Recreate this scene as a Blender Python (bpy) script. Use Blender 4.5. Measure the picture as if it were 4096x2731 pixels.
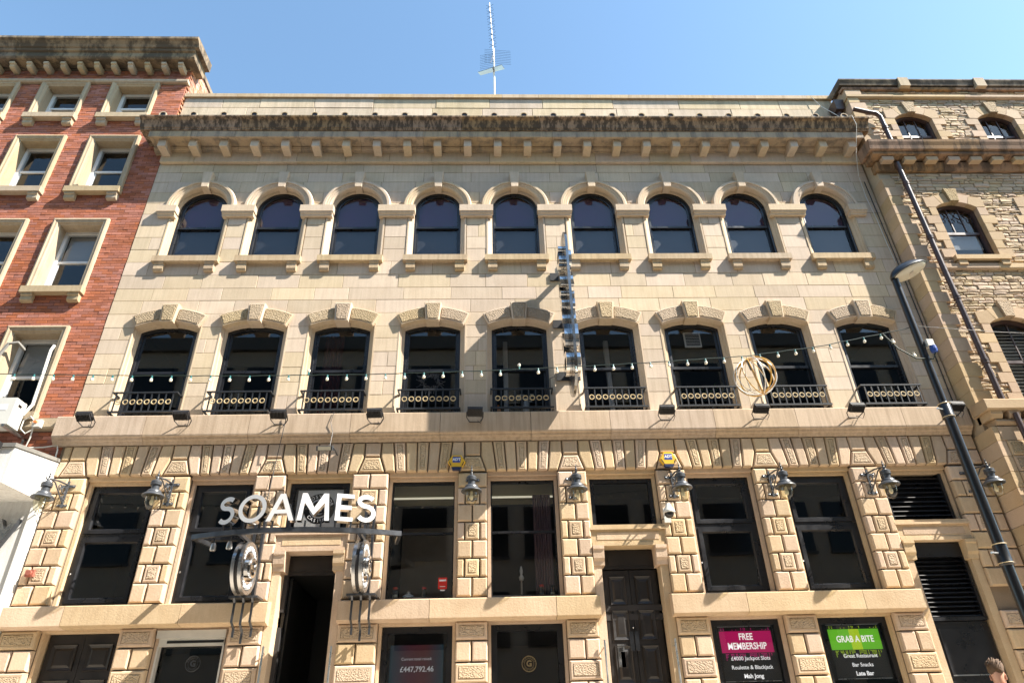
import bpy, bmesh, math, random
from mathutils import Vector, Matrix
from mathutils.geometry import tessellate_polygon
random.seed(7)
scene = bpy.context.scene
for o in list(bpy.data.objects): bpy.data.objects.remove(o)
COL = scene.collection
PI = math.pi
# ------------------------------------------------------------------ camera, sky, sun, exposure
PITCH, YAW, ROLL = 0.54907, 0.03802, -0.02799
cd = bpy.data.cameras.new('camera'); cam = bpy.data.objects.new('camera', cd); COL.objects.link(cam)
cd.lens = 24; cd.sensor_width = 36; cd.clip_end = 2000; cd.clip_start = .05
fw = Vector((math.sin(YAW)*math.cos(PITCH), math.cos(YAW)*math.cos(PITCH), math.sin(PITCH)))
rt = Vector((math.cos(YAW), -math.sin(YAW), 0)); up = rt.cross(fw)
r2 = rt*math.cos(ROLL)+up*math.sin(ROLL); u2 = -rt*math.sin(ROLL)+up*math.cos(ROLL)
M = Matrix((r2, u2, -fw)).transposed().to_4x4(); CAM = Vector((0, -12.5, 1.0)); M.translation = CAM
cam.matrix_world = M; scene.camera = cam
SUN = Vector((2.5, -1.0, 2.9)).normalized()          # towards the sun
el = math.asin(SUN.z); az = math.atan2(SUN.x, SUN.y)  # azimuth clockwise from +y
w = bpy.data.worlds.new('World'); scene.world = w; w.use_nodes = True
nt = w.node_tree; bg = nt.nodes['Background']
sky = nt.nodes.new('ShaderNodeTexSky'); sky.sky_type = 'NISHITA'; sky.sun_disc = False
sky.sun_elevation = el; sky.sun_rotation = az; sky.air_density = 1.0; sky.dust_density = 0.5; sky.ozone_density = 0.3
tn = nt.nodes.new('ShaderNodeMix'); tn.data_type = 'RGBA'; tn.blend_type = 'MULTIPLY'; tn.inputs[0].default_value = 1; tn.inputs[7].default_value = (.87, .995, .965, 1)
nt.links.new(sky.outputs[0], tn.inputs[6]); nt.links.new(tn.outputs[2], bg.inputs[0]); bg.inputs[1].default_value = 0.12
sl = bpy.data.lights.new('sun', 'SUN'); sl.energy = 5.0; sl.angle = math.radians(.5); sl.color = (1, .935, .84)
so = bpy.data.objects.new('sun', sl); COL.objects.link(so); so.rotation_euler = SUN.to_track_quat('Z', 'Y').to_euler(); so.location = (20, -10, 40)
scene.view_settings.view_transform = 'Standard'; scene.view_settings.look = 'None'
scene.view_settings.exposure = 1.6; scene.view_settings.gamma = 1; scene.view_settings.use_curve_mapping = False
scene.render.engine = 'CYCLES'
scene.cycles.max_bounces = 8; scene.cycles.transparent_max_bounces = 12
# ------------------------------------------------------------------ materials
def nodes(name):
    m = bpy.data.materials.new(name); m.use_nodes = True
    t = m.node_tree; return m, t, t.nodes['Principled BSDF']
def N(t, typ, **kw):
    n = t.nodes.new(typ)
    for k, v in kw.items():
        if k.startswith('i_'):
            key = k[2:]; key = int(key) if key.isdigit() else key.replace('_', ' ')
            n.inputs[key].default_value = v
        else: setattr(n, k, v)
    return n
def c4(c): return (c[0], c[1], c[2], 1)
def plain(name, col, rough=.5, metal=0., bump=0., bscale=40, var=0., emit=0., coat=0.):
    m, t, p = nodes(name); L = t.links.new
    p.inputs['Base Color'].default_value = c4(col); p.inputs['Roughness'].default_value = rough; p.inputs['Metallic'].default_value = metal
    if coat: p.inputs['Coat Weight'].default_value = coat
    if emit: p.inputs['Emission Color'].default_value = c4(col); p.inputs['Emission Strength'].default_value = emit
    if var or bump:
        g = N(t, 'ShaderNodeNewGeometry'); n = N(t, 'ShaderNodeTexNoise', i_Scale=bscale, i_Detail=5.); L(g.outputs['Position'], n.inputs['Vector'])
    if var:
        n2 = N(t, 'ShaderNodeTexNoise', i_Scale=3.5, i_Detail=6., i_Roughness=.65); L(g.outputs['Position'], n2.inputs['Vector'])
        h = N(t, 'ShaderNodeHueSaturation', i_Color=c4(col)); mr = N(t, 'ShaderNodeMapRange', i_1=.3, i_2=.7, i_3=1-var, i_4=1+var); L(n2.outputs[0], mr.inputs[0]); L(mr.outputs[0], h.inputs['Value']); L(h.outputs[0], p.inputs['Base Color'])
        mr2 = N(t, 'ShaderNodeMapRange', i_1=.3, i_2=.7, i_3=max(0, rough-.12), i_4=min(1, rough+.15)); L(n2.outputs[0], mr2.inputs[0]); L(mr2.outputs[0], p.inputs['Roughness'])
    if bump:
        b = N(t, 'ShaderNodeBump', i_Strength=bump, i_Distance=.01); L(n.outputs[0], b.inputs['Height']); L(b.outputs[0], p.inputs['Normal'])
    return m
def stone(name, c1, c2, rnd=.16, bump=.25, rough=.88, streak=0., soot=0., sootc=(.035, .03, .026), sscale=(1.6, 1.6, 5.), verm=0., blotch=.5, sootlo=.47, hue=1.):
    m, t, p = nodes(name); L = t.links.new
    p.inputs['Roughness'].default_value = rough; p.inputs['Specular IOR Level'].default_value = .25
    g = N(t, 'ShaderNodeNewGeometry'); oi = N(t, 'ShaderNodeObjectInfo')
    at = N(t, 'ShaderNodeAttribute', attribute_name='tint'); sm_ = N(t, 'ShaderNodeMath', operation='ADD'); L(oi.outputs['Random'], sm_.inputs[0]); L(at.outputs['Fac'], sm_.inputs[1]); fra = N(t, 'ShaderNodeMath', operation='FRACT'); L(sm_.outputs[0], fra.inputs[0]); RND = fra.outputs[0]
    off = N(t, 'ShaderNodeVectorMath', operation='SCALE'); comb = N(t, 'ShaderNodeCombineXYZ'); L(RND, comb.inputs[0]); L(RND, comb.inputs[2]); L(comb.outputs[0], off.inputs[0]); off.inputs['Scale'].default_value = 9.
    add = N(t, 'ShaderNodeVectorMath', operation='ADD'); L(g.outputs['Position'], add.inputs[0]); L(off.outputs[0], add.inputs[1])
    n1 = N(t, 'ShaderNodeTexNoise', i_Scale=1.7, i_Detail=6., i_Roughness=.62); L(add.outputs[0], n1.inputs['Vector'])
    rp = N(t, 'ShaderNodeMapRange', i_1=.5-blotch*.5, i_2=.5+blotch*.5, i_3=0., i_4=1.); L(n1.outputs[0], rp.inputs[0])
    mx = N(t, 'ShaderNodeMix', data_type='RGBA', i_6=c4(c1), i_7=c4(c2)); L(rp.outputs[0], mx.inputs[0])
    # per-stone value and hue shift
    hs = N(t, 'ShaderNodeHueSaturation'); L(mx.outputs[2], hs.inputs['Color'])
    mv = N(t, 'ShaderNodeMapRange', i_1=0., i_2=1., i_3=1-rnd, i_4=1+rnd*.8); L(RND, mv.inputs[0])
    fn = N(t, 'ShaderNodeTexNoise', i_Scale=55., i_Detail=4.); L(g.outputs['Position'], fn.inputs['Vector'])
    fr = N(t, 'ShaderNodeMapRange', i_1=.3, i_2=.7, i_3=.93, i_4=1.06); L(fn.outputs[0], fr.inputs[0])
    ml = N(t, 'ShaderNodeMath', operation='MULTIPLY'); L(mv.outputs[0], ml.inputs[0]); L(fr.outputs[0], ml.inputs[1]); L(ml.outputs[0], hs.inputs['Value'])
    wn = N(t, 'ShaderNodeTexWhiteNoise', noise_dimensions='1D'); L(RND, wn.inputs['W'])
    hh = N(t, 'ShaderNodeMapRange', i_1=0., i_2=1., i_3=.5-.012*hue*min(1, rnd/.16), i_4=.5+.010*hue*min(1, rnd/.16)); L(wn.outputs['Value'], hh.inputs[0]); L(hh.outputs[0], hs.inputs['Hue'])
    ss = N(t, 'ShaderNodeMapRange', i_1=0., i_2=1., i_3=.86, i_4=1.1); L(wn.outputs['Value'], ss.inputs[0]); L(ss.outputs[0], hs.inputs['Saturation'])
    col = hs.outputs[0]
    if streak:
        mp = N(t, 'ShaderNodeMapping'); mp.inputs['Scale'].default_value = (9, 9, .7); L(g.outputs['Position'], mp.inputs[0])
        sn = N(t, 'ShaderNodeTexNoise', i_Scale=1.6, i_Detail=5., i_Roughness=.6); L(mp.outputs[0], sn.inputs['Vector'])
        sr = N(t, 'ShaderNodeMapRange', i_1=.42, i_2=.72, i_3=0., i_4=streak); L(sn.outputs[0], sr.inputs[0])
        m2 = N(t, 'ShaderNodeMix', data_type='RGBA', i_7=(.17, .11, .06, 1)); L(sr.outputs[0], m2.inputs[0]); L(col, m2.inputs[6]); col = m2.outputs[2]
    if soot:
        mp = N(t, 'ShaderNodeMapping'); mp.inputs['Scale'].default_value = (sscale[0], sscale[1], 1/sscale[2]*1.2); L(g.outputs['Position'], mp.inputs[0])
        sn = N(t, 'ShaderNodeTexNoise', i_Scale=2.3, i_Detail=8., i_Roughness=.68); L(mp.outputs[0], sn.inputs['Vector'])
        sr = N(t, 'ShaderNodeMapRange', i_1=sootlo, i_2=sootlo+.13, i_3=0., i_4=soot); L(sn.outputs[0], sr.inputs[0])
        m2 = N(t, 'ShaderNodeMix', data_type='RGBA', i_7=c4(sootc)); L(sr.outputs[0], m2.inputs[0]); L(col, m2.inputs[6]); col = m2.outputs[2]
    L(col, p.inputs['Base Color'])
    bn = N(t, 'ShaderNodeTexNoise', i_Scale=(30. if not verm else 34.), i_Detail=6., i_Roughness=.6); L(g.outputs['Position'], bn.inputs['Vector'])
    b = N(t, 'ShaderNodeBump', i_Strength=bump, i_Distance=.012); L(bn.outputs[0], b.inputs['Height'])
    last = b
    if verm:
        mp = N(t, 'ShaderNodeMapping'); mp.inputs['Scale'].default_value = (1.0, 1.0, 1.5); L(g.outputs['Position'], mp.inputs[0])
        vn = N(t, 'ShaderNodeTexVoronoi', i_Scale=30.); L(mp.outputs[0], vn.inputs['Vector'])
        vr = N(t, 'ShaderNodeMapRange', i_1=.1, i_2=.6, i_3=0., i_4=1.); L(vn.outputs['Distance'], vr.inputs[0])
        b2 = N(t, 'ShaderNodeBump', i_Strength=verm, i_Distance=.02); L(vr.outputs[0], b2.inputs['Height']); L(b.outputs[0], b2.inputs['Normal']); last = b2
    L(last.outputs[0], p.inputs['Normal'])
    return m
def glass(name, tint=(.86, .87, .88), boost=1.8, wob=.0):
    m, t, p = nodes(name); L = t.links.new; t.nodes.remove(p)
    tr = N(t, 'ShaderNodeBsdfTransparent', i_Color=c4(tint)); gl = N(t, 'ShaderNodeBsdfGlossy', i_Roughness=.008)
    fr = N(t, 'ShaderNodeFresnel', i_IOR=1.5); g = N(t, 'ShaderNodeNewGeometry'); inv = N(t, 'ShaderNodeMath', operation='SUBTRACT', i_0=boost); L(g.outputs['Backfacing'], inv.inputs[1]); iv2 = N(t, 'ShaderNodeMath', operation='MULTIPLY'); L(inv.outputs[0], iv2.inputs[0])
    ib = N(t, 'ShaderNodeMath', operation='SUBTRACT', i_0=1.); L(g.outputs['Backfacing'], ib.inputs[1]); L(ib.outputs[0], iv2.inputs[1])
    mu = N(t, 'ShaderNodeMath', operation='MULTIPLY', use_clamp=True); L(fr.outputs[0], mu.inputs[0]); L(iv2.outputs[0], mu.inputs[1])
    n = N(t, 'ShaderNodeTexNoise', i_Scale=1.3, i_Detail=1.); L(g.outputs['Position'], n.inputs['Vector'])
    if wob:
        b = N(t, 'ShaderNodeBump', i_Strength=1., i_Distance=wob); L(n.outputs[0], b.inputs['Height']); L(b.outputs[0], gl.inputs['Normal'])
    mx = N(t, 'ShaderNodeMixShader'); L(mu.outputs[0], mx.inputs[0]); L(tr.outputs[0], mx.inputs[1]); L(gl.outputs[0], mx.inputs[2])
    L(mx.outputs[0], t.nodes['Material Output'].inputs[0]); return m
MT = dict(
    ashlar=stone('ashlar', (.62, .505, .37), (.55, .435, .305), rnd=.12, streak=.18, soot=.06, sootc=(.25, .19, .13), sscale=(.8, .8, 1.4)),
    trim=stone('trim', (.59, .475, .345), (.51, .395, .275), rnd=.05, streak=.16),
    sill=stone('sill', (.52, .41, .27), (.43, .31, .185), rnd=.05, streak=.4),
    band=stone('band', (.54, .415, .295), (.46, .345, .235), rnd=.05, streak=.35, bump=.3),
    rust=stone('rust', (.61, .465, .315), (.53, .385, .245), rnd=.13, bump=.5, streak=.14, soot=.12, sootc=(.28, .17, .09), sscale=(1., 1., 1.2)),
    verm=stone('verm', (.55, .42, .28), (.46, .34, .21), rnd=.08, verm=.9, bump=.7),
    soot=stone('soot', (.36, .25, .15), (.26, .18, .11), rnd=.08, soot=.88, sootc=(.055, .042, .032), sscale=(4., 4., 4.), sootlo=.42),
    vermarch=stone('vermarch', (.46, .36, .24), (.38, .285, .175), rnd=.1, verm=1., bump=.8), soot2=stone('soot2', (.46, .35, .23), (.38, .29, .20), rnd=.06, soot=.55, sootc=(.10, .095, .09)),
    para=stone('para', (.60, .49, .355), (.51, .405, .27), rnd=.12, bump=.6, soot=.18, streak=.15),
    mortar=stone('mortar', (.27, .20, .13), (.20, .145, .09), rnd=0),
    brick=stone('brick', (.42, .16, .095), (.34, .118, .070), hue=.4, rnd=.24, bump=.35, soot=.25, sootc=(.16, .05, .035), sootlo=.55),
    brickmortar=stone('brickmortar', (.20, .11, .08), (.15, .085, .06), rnd=0),
    oldbrick=stone('oldbrick', (.50, .27, .17), (.40, .17, .10), rnd=.35, bump=.6, soot=.6, sootc=(.55, .48, .42), sootlo=.5),
    dressing=stone('dressing', (.47, .375, .255), (.39, .30, .19), rnd=.07, streak=.25, bump=.4),
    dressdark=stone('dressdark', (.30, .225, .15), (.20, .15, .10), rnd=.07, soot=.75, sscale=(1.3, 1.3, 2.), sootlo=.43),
    rubble=stone('rubble', (.54, .42, .29), (.44, .33, .21), rnd=.20, bump=1.0),
    quoin=stone('quoin', (.52, .385, .245), (.43, .30, .18), rnd=.13, bump=.45),
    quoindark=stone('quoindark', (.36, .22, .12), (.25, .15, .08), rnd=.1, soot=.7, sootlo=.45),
    rverm=stone('rverm', (.46, .35, .22), (.36, .26, .15), rnd=.12, verm=1., bump=1.),
    black=plain('black_paint', (.012, .0125, .015), .32, var=.2),
    blackmatt=plain('black_matt', (.016, .015, .016), .55, var=.25),
    door=plain('door_paint', (.016, .0135, .0125), .42, var=.25, bump=.05, bscale=25),
    iron=plain('iron_paint', (.022, .024, .027), .4, bump=.15, bscale=60),
    lampgrey=plain('lamp_paint', (.055, .06, .068), .38, bump=.1, bscale=50),
    shutter=plain('shutter_alloy', (.62, .60, .55), .4, .25, var=.08), dimgold=plain('dim_gold', (.20, .15, .07), .5), brass=plain('ring_paint', (.52, .40, .22), .5, var=.15),
    steel=plain('brushed_steel', (.50, .50, .50), .3, 1., var=.12),
    darksteel=plain('dark_steel', (.10, .105, .115), .38, .85, var=.2),
    chrome=plain('chrome', (.60, .60, .60), .10, 1.),
    bladesteel=plain('blade_steel', (.28, .28, .28), .22, 1., var=.1), letter=plain('letter_face', (.70, .70, .70), .3),
    white=plain('white_paint', (.74, .74, .72), .5, var=.06, bump=.15, bscale=12),
    whitedirty=stone('white_render', (.72, .72, .70), (.64, .64, .61), rnd=0, streak=.22, soot=.3, sootc=(.30, .28, .24), sootlo=.56, bump=.3),
    greyflash=plain('lead_flashing', (.20, .19, .17), .7, var=.2),
    plastic=plain('cream_plastic', (.62, .61, .56), .45, var=.04),
    room=plain('dark_room', (.030, .027, .027), .9, var=.3),
    blind=plain('purple_blind', (.085, .034, .115), .8, var=.1),
    film=plain('frosted_film', (.045, .047, .058), .6, var=.2, bump=.3, bscale=30),
    blindw=plain('roller_blind', (.42, .43, .42), .8, var=.06),
    pipe=plain('brown_pipe', (.060, .036, .032), .38, var=.15),
    post=plain('post_paint', (.012, .013, .016), .28, bump=.05, bscale=20),
    glass=glass('window_glass'), glassb=glass('old_glass', boost=1.45, wob=.012),
    lampglass=glass('lamp_glass', (.90, .88, .78), 1.6, 0), rustred=plain('rusty_red', (.30, .09, .06), .7, var=.3),
    yellow=plain('alarm_yellow', (.72, .42, .03), .4), blue=plain('alarm_blue', (.02, .07, .32), .4), bluedark=plain('alarm_navy', (.02, .03, .08), .35),
    tblack=plain('print_shade_black', (.01, .01, .01), .4), rubmortar=stone('rubble_mortar', (.46, .37, .26), (.40, .31, .21), rnd=0), redcloth=plain('red_drape', (.07, .012, .012), .9), twhite=plain('print_white', (.75, .75, .75), .5),
    magenta=plain('poster_magenta', (.36, .004, .085), .4, emit=.28), green=plain('poster_green', (.14, .50, .02), .4, emit=.22), lime=plain('print_lime', (.40, .60, .02), .4, emit=.2), pink=plain('print_pink', (.50, .01, .17), .4, emit=.25), lit=plain('print_glow', (.75, .75, .75), .5, emit=.25),  # poster colours and lettering carry a weak emission
    gold=plain('rope_gold', (.55, .30, .05), .4, var=.3), ropewhite=plain('rope_clear', (.75, .72, .66), .3),
    bulb=plain('bulb_cream', (.80, .74, .60), .25), teal=plain('bulb_holder', (.03, .15, .15), .4), cable=plain('cable_green', (.02, .035, .028), .5),
    wirew=plain('cable_white', (.66, .64, .58), .5), wireb=plain('cable_black', (.015, .015, .015), .5),
    red=plain('red_plastic', (.55, .03, .02), .4), orange=plain('orange_ceramic', (.60, .19, .05), .4),
    skin=plain('skin', (.56, .30, .20), .5), hair=plain('hair_brown', (.085, .044, .018), .62, var=.5, bump=.9, bscale=70), shirt=plain('shirt_white', (.78, .78, .80), .8), jeans=plain('jeans', (.03, .04, .08), .9), shoe=plain('shoe', (.05, .05, .05), .6),
    leaf=plain('leaf_green', (.05, .11, .03), .5, var=.3), twig=plain('twig_grey', (.30, .28, .27), .8), curtain=plain('curtain', (.16, .10, .11), .9),
    asphalt=plain('asphalt', (.15, .14, .125), .9, var=.2, bump=.4, bscale=30), paving=plain('paving', (.50, .44, .36), .85, var=.15, bump=.3, bscale=14), kerb=plain('kerb_stone', (.28, .27, .25), .85, var=.15),
    panel=plain('concrete_panel', (.46, .39, .31), .8, var=.12), panel2=plain('concrete_grid', (.12, .115, .11), .8, var=.1), oglass=plain('far_glass', (.02, .022, .026), .15),
    roof=plain('roof_felt', (.10, .10, .11), .9, var=.2), strip=plain('strip_lamp', (1., .93, .70), .5, emit=.22), cream=plain('cream_ceiling', (.40, .35, .22), .8), lens=plain('lens_dark', (.02, .02, .02), .08),
    fglass=plain('flood_glass', (.55, .50, .38), .2), panelwhite=plain('frosted_panel', (.62, .62, .60), .5),
)
# ------------------------------------------------------------------ mesh helpers
def area2(p): return sum(p[i][0]*p[(i+1) % len(p)][1]-p[(i+1) % len(p)][0]*p[i][1] for i in range(len(p)))
def inset(p, d):
    n = len(p); out = []
    for i in range(n):
        a, b, c = Vector(p[i-1]), Vector(p[i]), Vector(p[(i+1) % n])
        e1 = (b-a).normalized(); e2 = (c-b).normalized()
        n1 = Vector((-e1.y, e1.x)); n2 = Vector((-e2.y, e2.x)); bis = n1+n2
        k = max(.35, 1+n1.dot(n2)); out.append(tuple(b+bis*(d/k)))
    return out
class MB:
    def __init__(s): s.v = []; s.f = []; s.m = []
    def add(s, vs, fs, mi=0):
        o = len(s.v); s.v += [tuple(q) for q in vs]
        for f in fs: s.f.append([i+o for i in f]); s.m.append(mi)
        return s
    def box(s, x0, x1, y0, y1, z0, z1, mi=0):
        return s.add([(x0,y0,z0),(x1,y0,z0),(x1,y1,z0),(x0,y1,z0),(x0,y0,z1),(x1,y0,z1),(x1,y1,z1),(x0,y1,z1)],
              [(0,3,2,1),(4,5,6,7),(0,1,5,4),(1,2,6,5),(2,3,7,6),(3,0,4,7)], mi)
    def prism(s, poly, y0, y1, ch=0., mi=0, panel=0., pmi=1, praise=0.):
        """front (street side) polygon in x,z at y0 with chamfer, back at y1"""
        if area2(poly) < 0: poly = poly[::-1]
        n = len(poly); rings = []
        fr = inset(poly, ch) if ch else poly
        rings.append([(x, y1, z) for x, z in poly])
        if ch: rings.append([(x, y0+ch, z) for x, z in poly])
        rings.append([(x, y0, z) for x, z in fr])
        if panel:
            ip = inset(fr, panel); rings.append([(x, y0, z) for x, z in ip])
            rings.append([(x, y0+.010, z) for x, z in inset(ip, .004)]); rings.append([(x, y0-praise, z) for x, z in inset(ip, .014)])
        vs = [q for r in rings for q in r]; fs = []; ms = []
        for k in range(len(rings)-1):
            for i in range(n):
                j = (i+1) % n; fs.append((k*n+i, k*n+j, (k+1)*n+j, (k+1)*n+i)); ms.append(pmi if panel and k >= len(rings)-3 else mi)
        L = len(rings)-1
        fs.append([L*n+i for i in range(n)]); ms.append(pmi if panel else mi)
        fs.append([i for i in range(n)][::-1]); ms.append(mi)
        o = len(s.v); s.v += vs
        for f, m_ in zip(fs, ms): s.f.append([i+o for i in f]); s.m.append(m_)
        return s
    def sweepx(s, prof, x0, x1, mi=0):
        n = len(prof); vs = [(x0, y, z) for y, z in prof]+[(x1, y, z) for y, z in prof]
        fs = [(i, (i+1) % n, n+(i+1) % n, n+i) for i in range(n)]+[list(range(n))[::-1], list(range(n, 2*n))]
        return s.add(vs, fs, mi)
    def grid(s, rows, mi=0, close=False, caps=False):
        n = len(rows[0]); vs = [q for r in rows for q in r]; fs = []
        R = len(rows)
        for i in range(R-1):
            for j in range(n if close else n-1):
                k = (j+1) % n; fs.append((i*n+j, i*n+k, (i+1)*n+k, (i+1)*n+j))
        if caps: fs.append(list(range(n))[::-1]); fs.append([(R-1)*n+j for j in range(n)])
        return s.add(vs, fs, mi)
    def tube(s, pts, r, n=8, mi=0, caps=True):
        pts = [Vector(p) for p in pts]; rows = []; L = len(pts)
        rr = r if isinstance(r, (list, tuple)) else [r]*L; pu = None
        for i, p in enumerate(pts):
            d = (pts[min(i+1, L-1)]-pts[max(i-1, 0)]).normalized()
            if pu is None: pu = Vector((0, 0, 1)) if abs(d.z) < .9 else Vector((1, 0, 0))
            a = d.cross(pu)
            if a.length < 1e-4: a = d.orthogonal()
            a.normalize(); b = a.cross(d).normalized(); pu = b
            rows.append([tuple(p+(a*math.cos(2*PI*k/n)+b*math.sin(2*PI*k/n))*rr[i]) for k in range(n)])
        return s.grid(rows, mi, True, caps)
    def lathe(s, prof, c=(0, 0, 0), n=16, mi=0, axis='z'):
        rows = []
        for r, h in prof:
            row = []
            for k in range(n):
                a = 2*PI*k/n; x, y = r*math.cos(a), r*math.sin(a)
                q = (x, y, h) if axis == 'z' else ((h, x, y) if axis == 'x' else (x, h, -y))
                row.append((c[0]+q[0], c[1]+q[1], c[2]+q[2]))
            rows.append(row)
        return s.grid(rows, mi, True, True)
    def torus(s, c, R, r, axis='y', n=16, k=6, mi=0):
        rows = []
        for i in range(n):
            a = 2*PI*i/n; row = []
            for j in range(k):
                b = 2*PI*j/k; rad = R+r*math.cos(b); h = r*math.sin(b); u, v_ = rad*math.cos(a), rad*math.sin(a)
                q = (u, h, v_) if axis == 'y' else ((h, u, v_) if axis == 'x' else (u, v_, h))
                row.append((c[0]+q[0], c[1]+q[1], c[2]+q[2]))
            rows.append(row)
        rows.append(rows[0]); return s.grid(rows, mi, True)
    def bar(s, a, b, wx, wy, mi=0):
        """rectangular bar from a to b; wx width in x-ish, wy the other"""
        a, b = Vector(a), Vector(b); d = (b-a).normalized(); u = Vector((1, 0, 0)) if abs(d.x) < .9 else Vector((0, 1, 0))
        v_ = d.cross(u).normalized(); u = v_.cross(d).normalized()
        vs = [p+u*sx*wx/2+v_*sy*wy/2 for p in (a, b) for sx, sy in ((-1,-1),(1,-1),(1,1),(-1,1))]
        return s.add(vs, [(0,1,2,3),(4,7,6,5),(0,4,5,1),(1,5,6,2),(2,6,7,3),(3,7,4,0)], mi)
    def mesh(s, name, mats, smooth=False):
        me = bpy.data.meshes.new(name); me.from_pydata(s.v, [], s.f)
        for m_ in mats: me.materials.append(MT[m_])
        if len(mats) > 1: me.polygons.foreach_set('material_index', s.m)
        bm = bmesh.new(); bm.from_mesh(me); bmesh.ops.recalc_face_normals(bm, faces=bm.faces); bm.to_mesh(me); bm.free()
        if smooth:
            me.polygons.foreach_set('use_smooth', [True]*len(me.polygons)); me.set_sharp_from_angle(angle=math.radians(38))
        me.update(); return me
    def build(s, name, mats, parent=None, smooth=False):
        if isinstance(mats, str): mats = [mats]
        return link(name, s.mesh(name, mats, smooth), parent)
ORG = {}
def link(name, me, parent=None):
    o = bpy.data.objects.new(name, me); COL.objects.link(o)
    if parent is not None:
        o.parent = parent; o.location = -ORG.get(parent.name, Vector())
    ORG[o.name] = Vector(); return o
def tag(o, label=None, cat=None, group=None, kind=None):
    if label: o['label'] = label
    if cat: o['category'] = cat
    if group: o['group'] = group
    if kind: o['kind'] = kind
    return o
def thing(name, label, cat, loc=(0, 0, 0), group=None, world=True):
    """Empty at a thing's base; world=True: parts are given in world coordinates, else in local ones"""
    o = bpy.data.objects.new(name, None); COL.objects.link(o); o.location = loc; o.empty_display_size = .2
    ORG[o.name] = Vector(loc) if world else Vector()
    return tag(o, label, cat, group)
KIDS = lambda o: [c for c in bpy.data.objects if c.parent == o]
def tree(o):
    ch = [c for c in COL.objects if c.parent == o]
    return (o, [tree(c) for c in ch])
def copy_tree(t, parent=None):
    o, ch = t; c = o.copy(); COL.objects.link(c)
    if parent is not None: c.parent = parent
    for k in ch: copy_tree(k, c)
    return c
def place(t, first, loc, label, rz=0., sx=None):
    r = t[0] if first else copy_tree(t)
    r.location = loc; r.rotation_euler[2] = rz; r['label'] = label
    return r
def pieces(items, name, mats, parent, limit=300, vis=None):
    """items: (key, MB); the largest-showing become objects of their own, the rest one joined 'stuff' part"""
    items = sorted(items, key=lambda q: q[0]); rest = MB(); tint = []
    for i, (k, mb) in enumerate(items):
        if i < limit and k < 1e5: mb.build(name, mats, parent)
        else:
            o = len(rest.v); rest.v += mb.v; rest.f += [[a+o for a in f] for f in mb.f]; rest.m += mb.m; tint += [random.random()]*len(mb.f)
    if rest.v:
        q = tag(rest.build(name+'_mass', mats, parent), kind='stuff'); at = q.data.attributes.new('tint', 'FLOAT', 'FACE'); at.data.foreach_set('value', tint)
def key(x, z, y=0.):
    """distance from the camera; things outside the frame sort last"""
    d = Vector((x, y, z))-CAM; zc = d.dot(fw); a = abs(d.dot(r2)/zc) if zc > 0 else 9; b = d.dot(u2)/zc if zc > 0 else 9
    return d.length+(1e6 if a > .77 or abs(b) > .52 else 0)
def text(body, size, ext=.005, bold=0., align='CENTER', cx=None, sx=1.):
    cu = bpy.data.curves.new('t', 'FONT'); cu.body = body; cu.size = size; cu.extrude = ext; cu.offset = bold; cu.align_x = align; cu.align_y = 'CENTER'; cu.resolution_u = 3
    o = bpy.data.objects.new('t', cu); COL.objects.link(o); bpy.context.view_layer.update()
    me = bpy.data.meshes.new_from_object(o.evaluated_get(bpy.context.evaluated_depsgraph_get()))
    bpy.data.objects.remove(o); bpy.data.curves.remove(cu)
    return me
FACE = Matrix(((1, 0, 0), (0, 0, -1), (0, 1, 0))).to_4x4()     # text plane -> facade plane, facing the street
def textobj(name, body, size, mat_, loc, parent, ext=.004, bold=0., rot=None, sx=1., side=None):
    me = text(body, size, ext, bold); me.transform(Matrix.Diagonal((sx, 1, 1, 1)))
    me.transform((rot or FACE)); me.transform(Matrix.Translation(loc)); me.materials.clear(); me.materials.append(MT[mat_])
    if side:
        me.materials.append(MT[side]); nrm = (rot or FACE).to_3x3() @ Vector((0, 0, 1))
        for p in me.polygons: p.material_index = 0 if p.normal.dot(nrm) > .7 else 1
    me.name = name
    return link(name, me, parent)
# ------------------------------------------------------------------ ground (mostly out of frame, it lights the street)
tag(MB().box(-300, 300, -300, 300, -.5, 0).build('road', 'asphalt'), kind='structure')
pv = MB().box(-60, 60, -4.8, .35, -.2, .12).build('pavement', 'paving'); tag(pv, kind='structure')
pv2 = MB().box(-60, 60, -15.9, -12.0, -.2, .12).build('far_pavement', 'paving'); tag(pv2, kind='structure')
for i in range(14):
    MB().box(-10.5+i*1.6, -8.91+i*1.6, -4.97, -4.803, -.2, .125).build('kerb_stone', 'kerb', pv)
# ------------------------------------------------------------------ opposite side of the street (seen in the window glass)
ob = thing('office_block', 'dark concrete office block across the street, seen reflected in the windows', 'building', (0, -16, 0))
MB().box(-48, 60, -30, -16, 0, 18.2).build('wall', 'panel', ob)
MB().box(-48.2, 60.2, -30.2, -15.75, 18.2, 18.9).build('parapet', 'panel2', ob)
for k in range(5):
    z = 1.2+k*3.5
    for j in range(18):
        x = -22+j*2.6
        wd = MB().box(x, x+1.9, -15.99, -15.93, z, z+2.1).build('window', 'oglass', ob)
        if k > 1: MB().box(x-.06, x+1.96, -15.99, -15.86, z-.12, z-.01).build('sill', 'panel2', wd)
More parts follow.
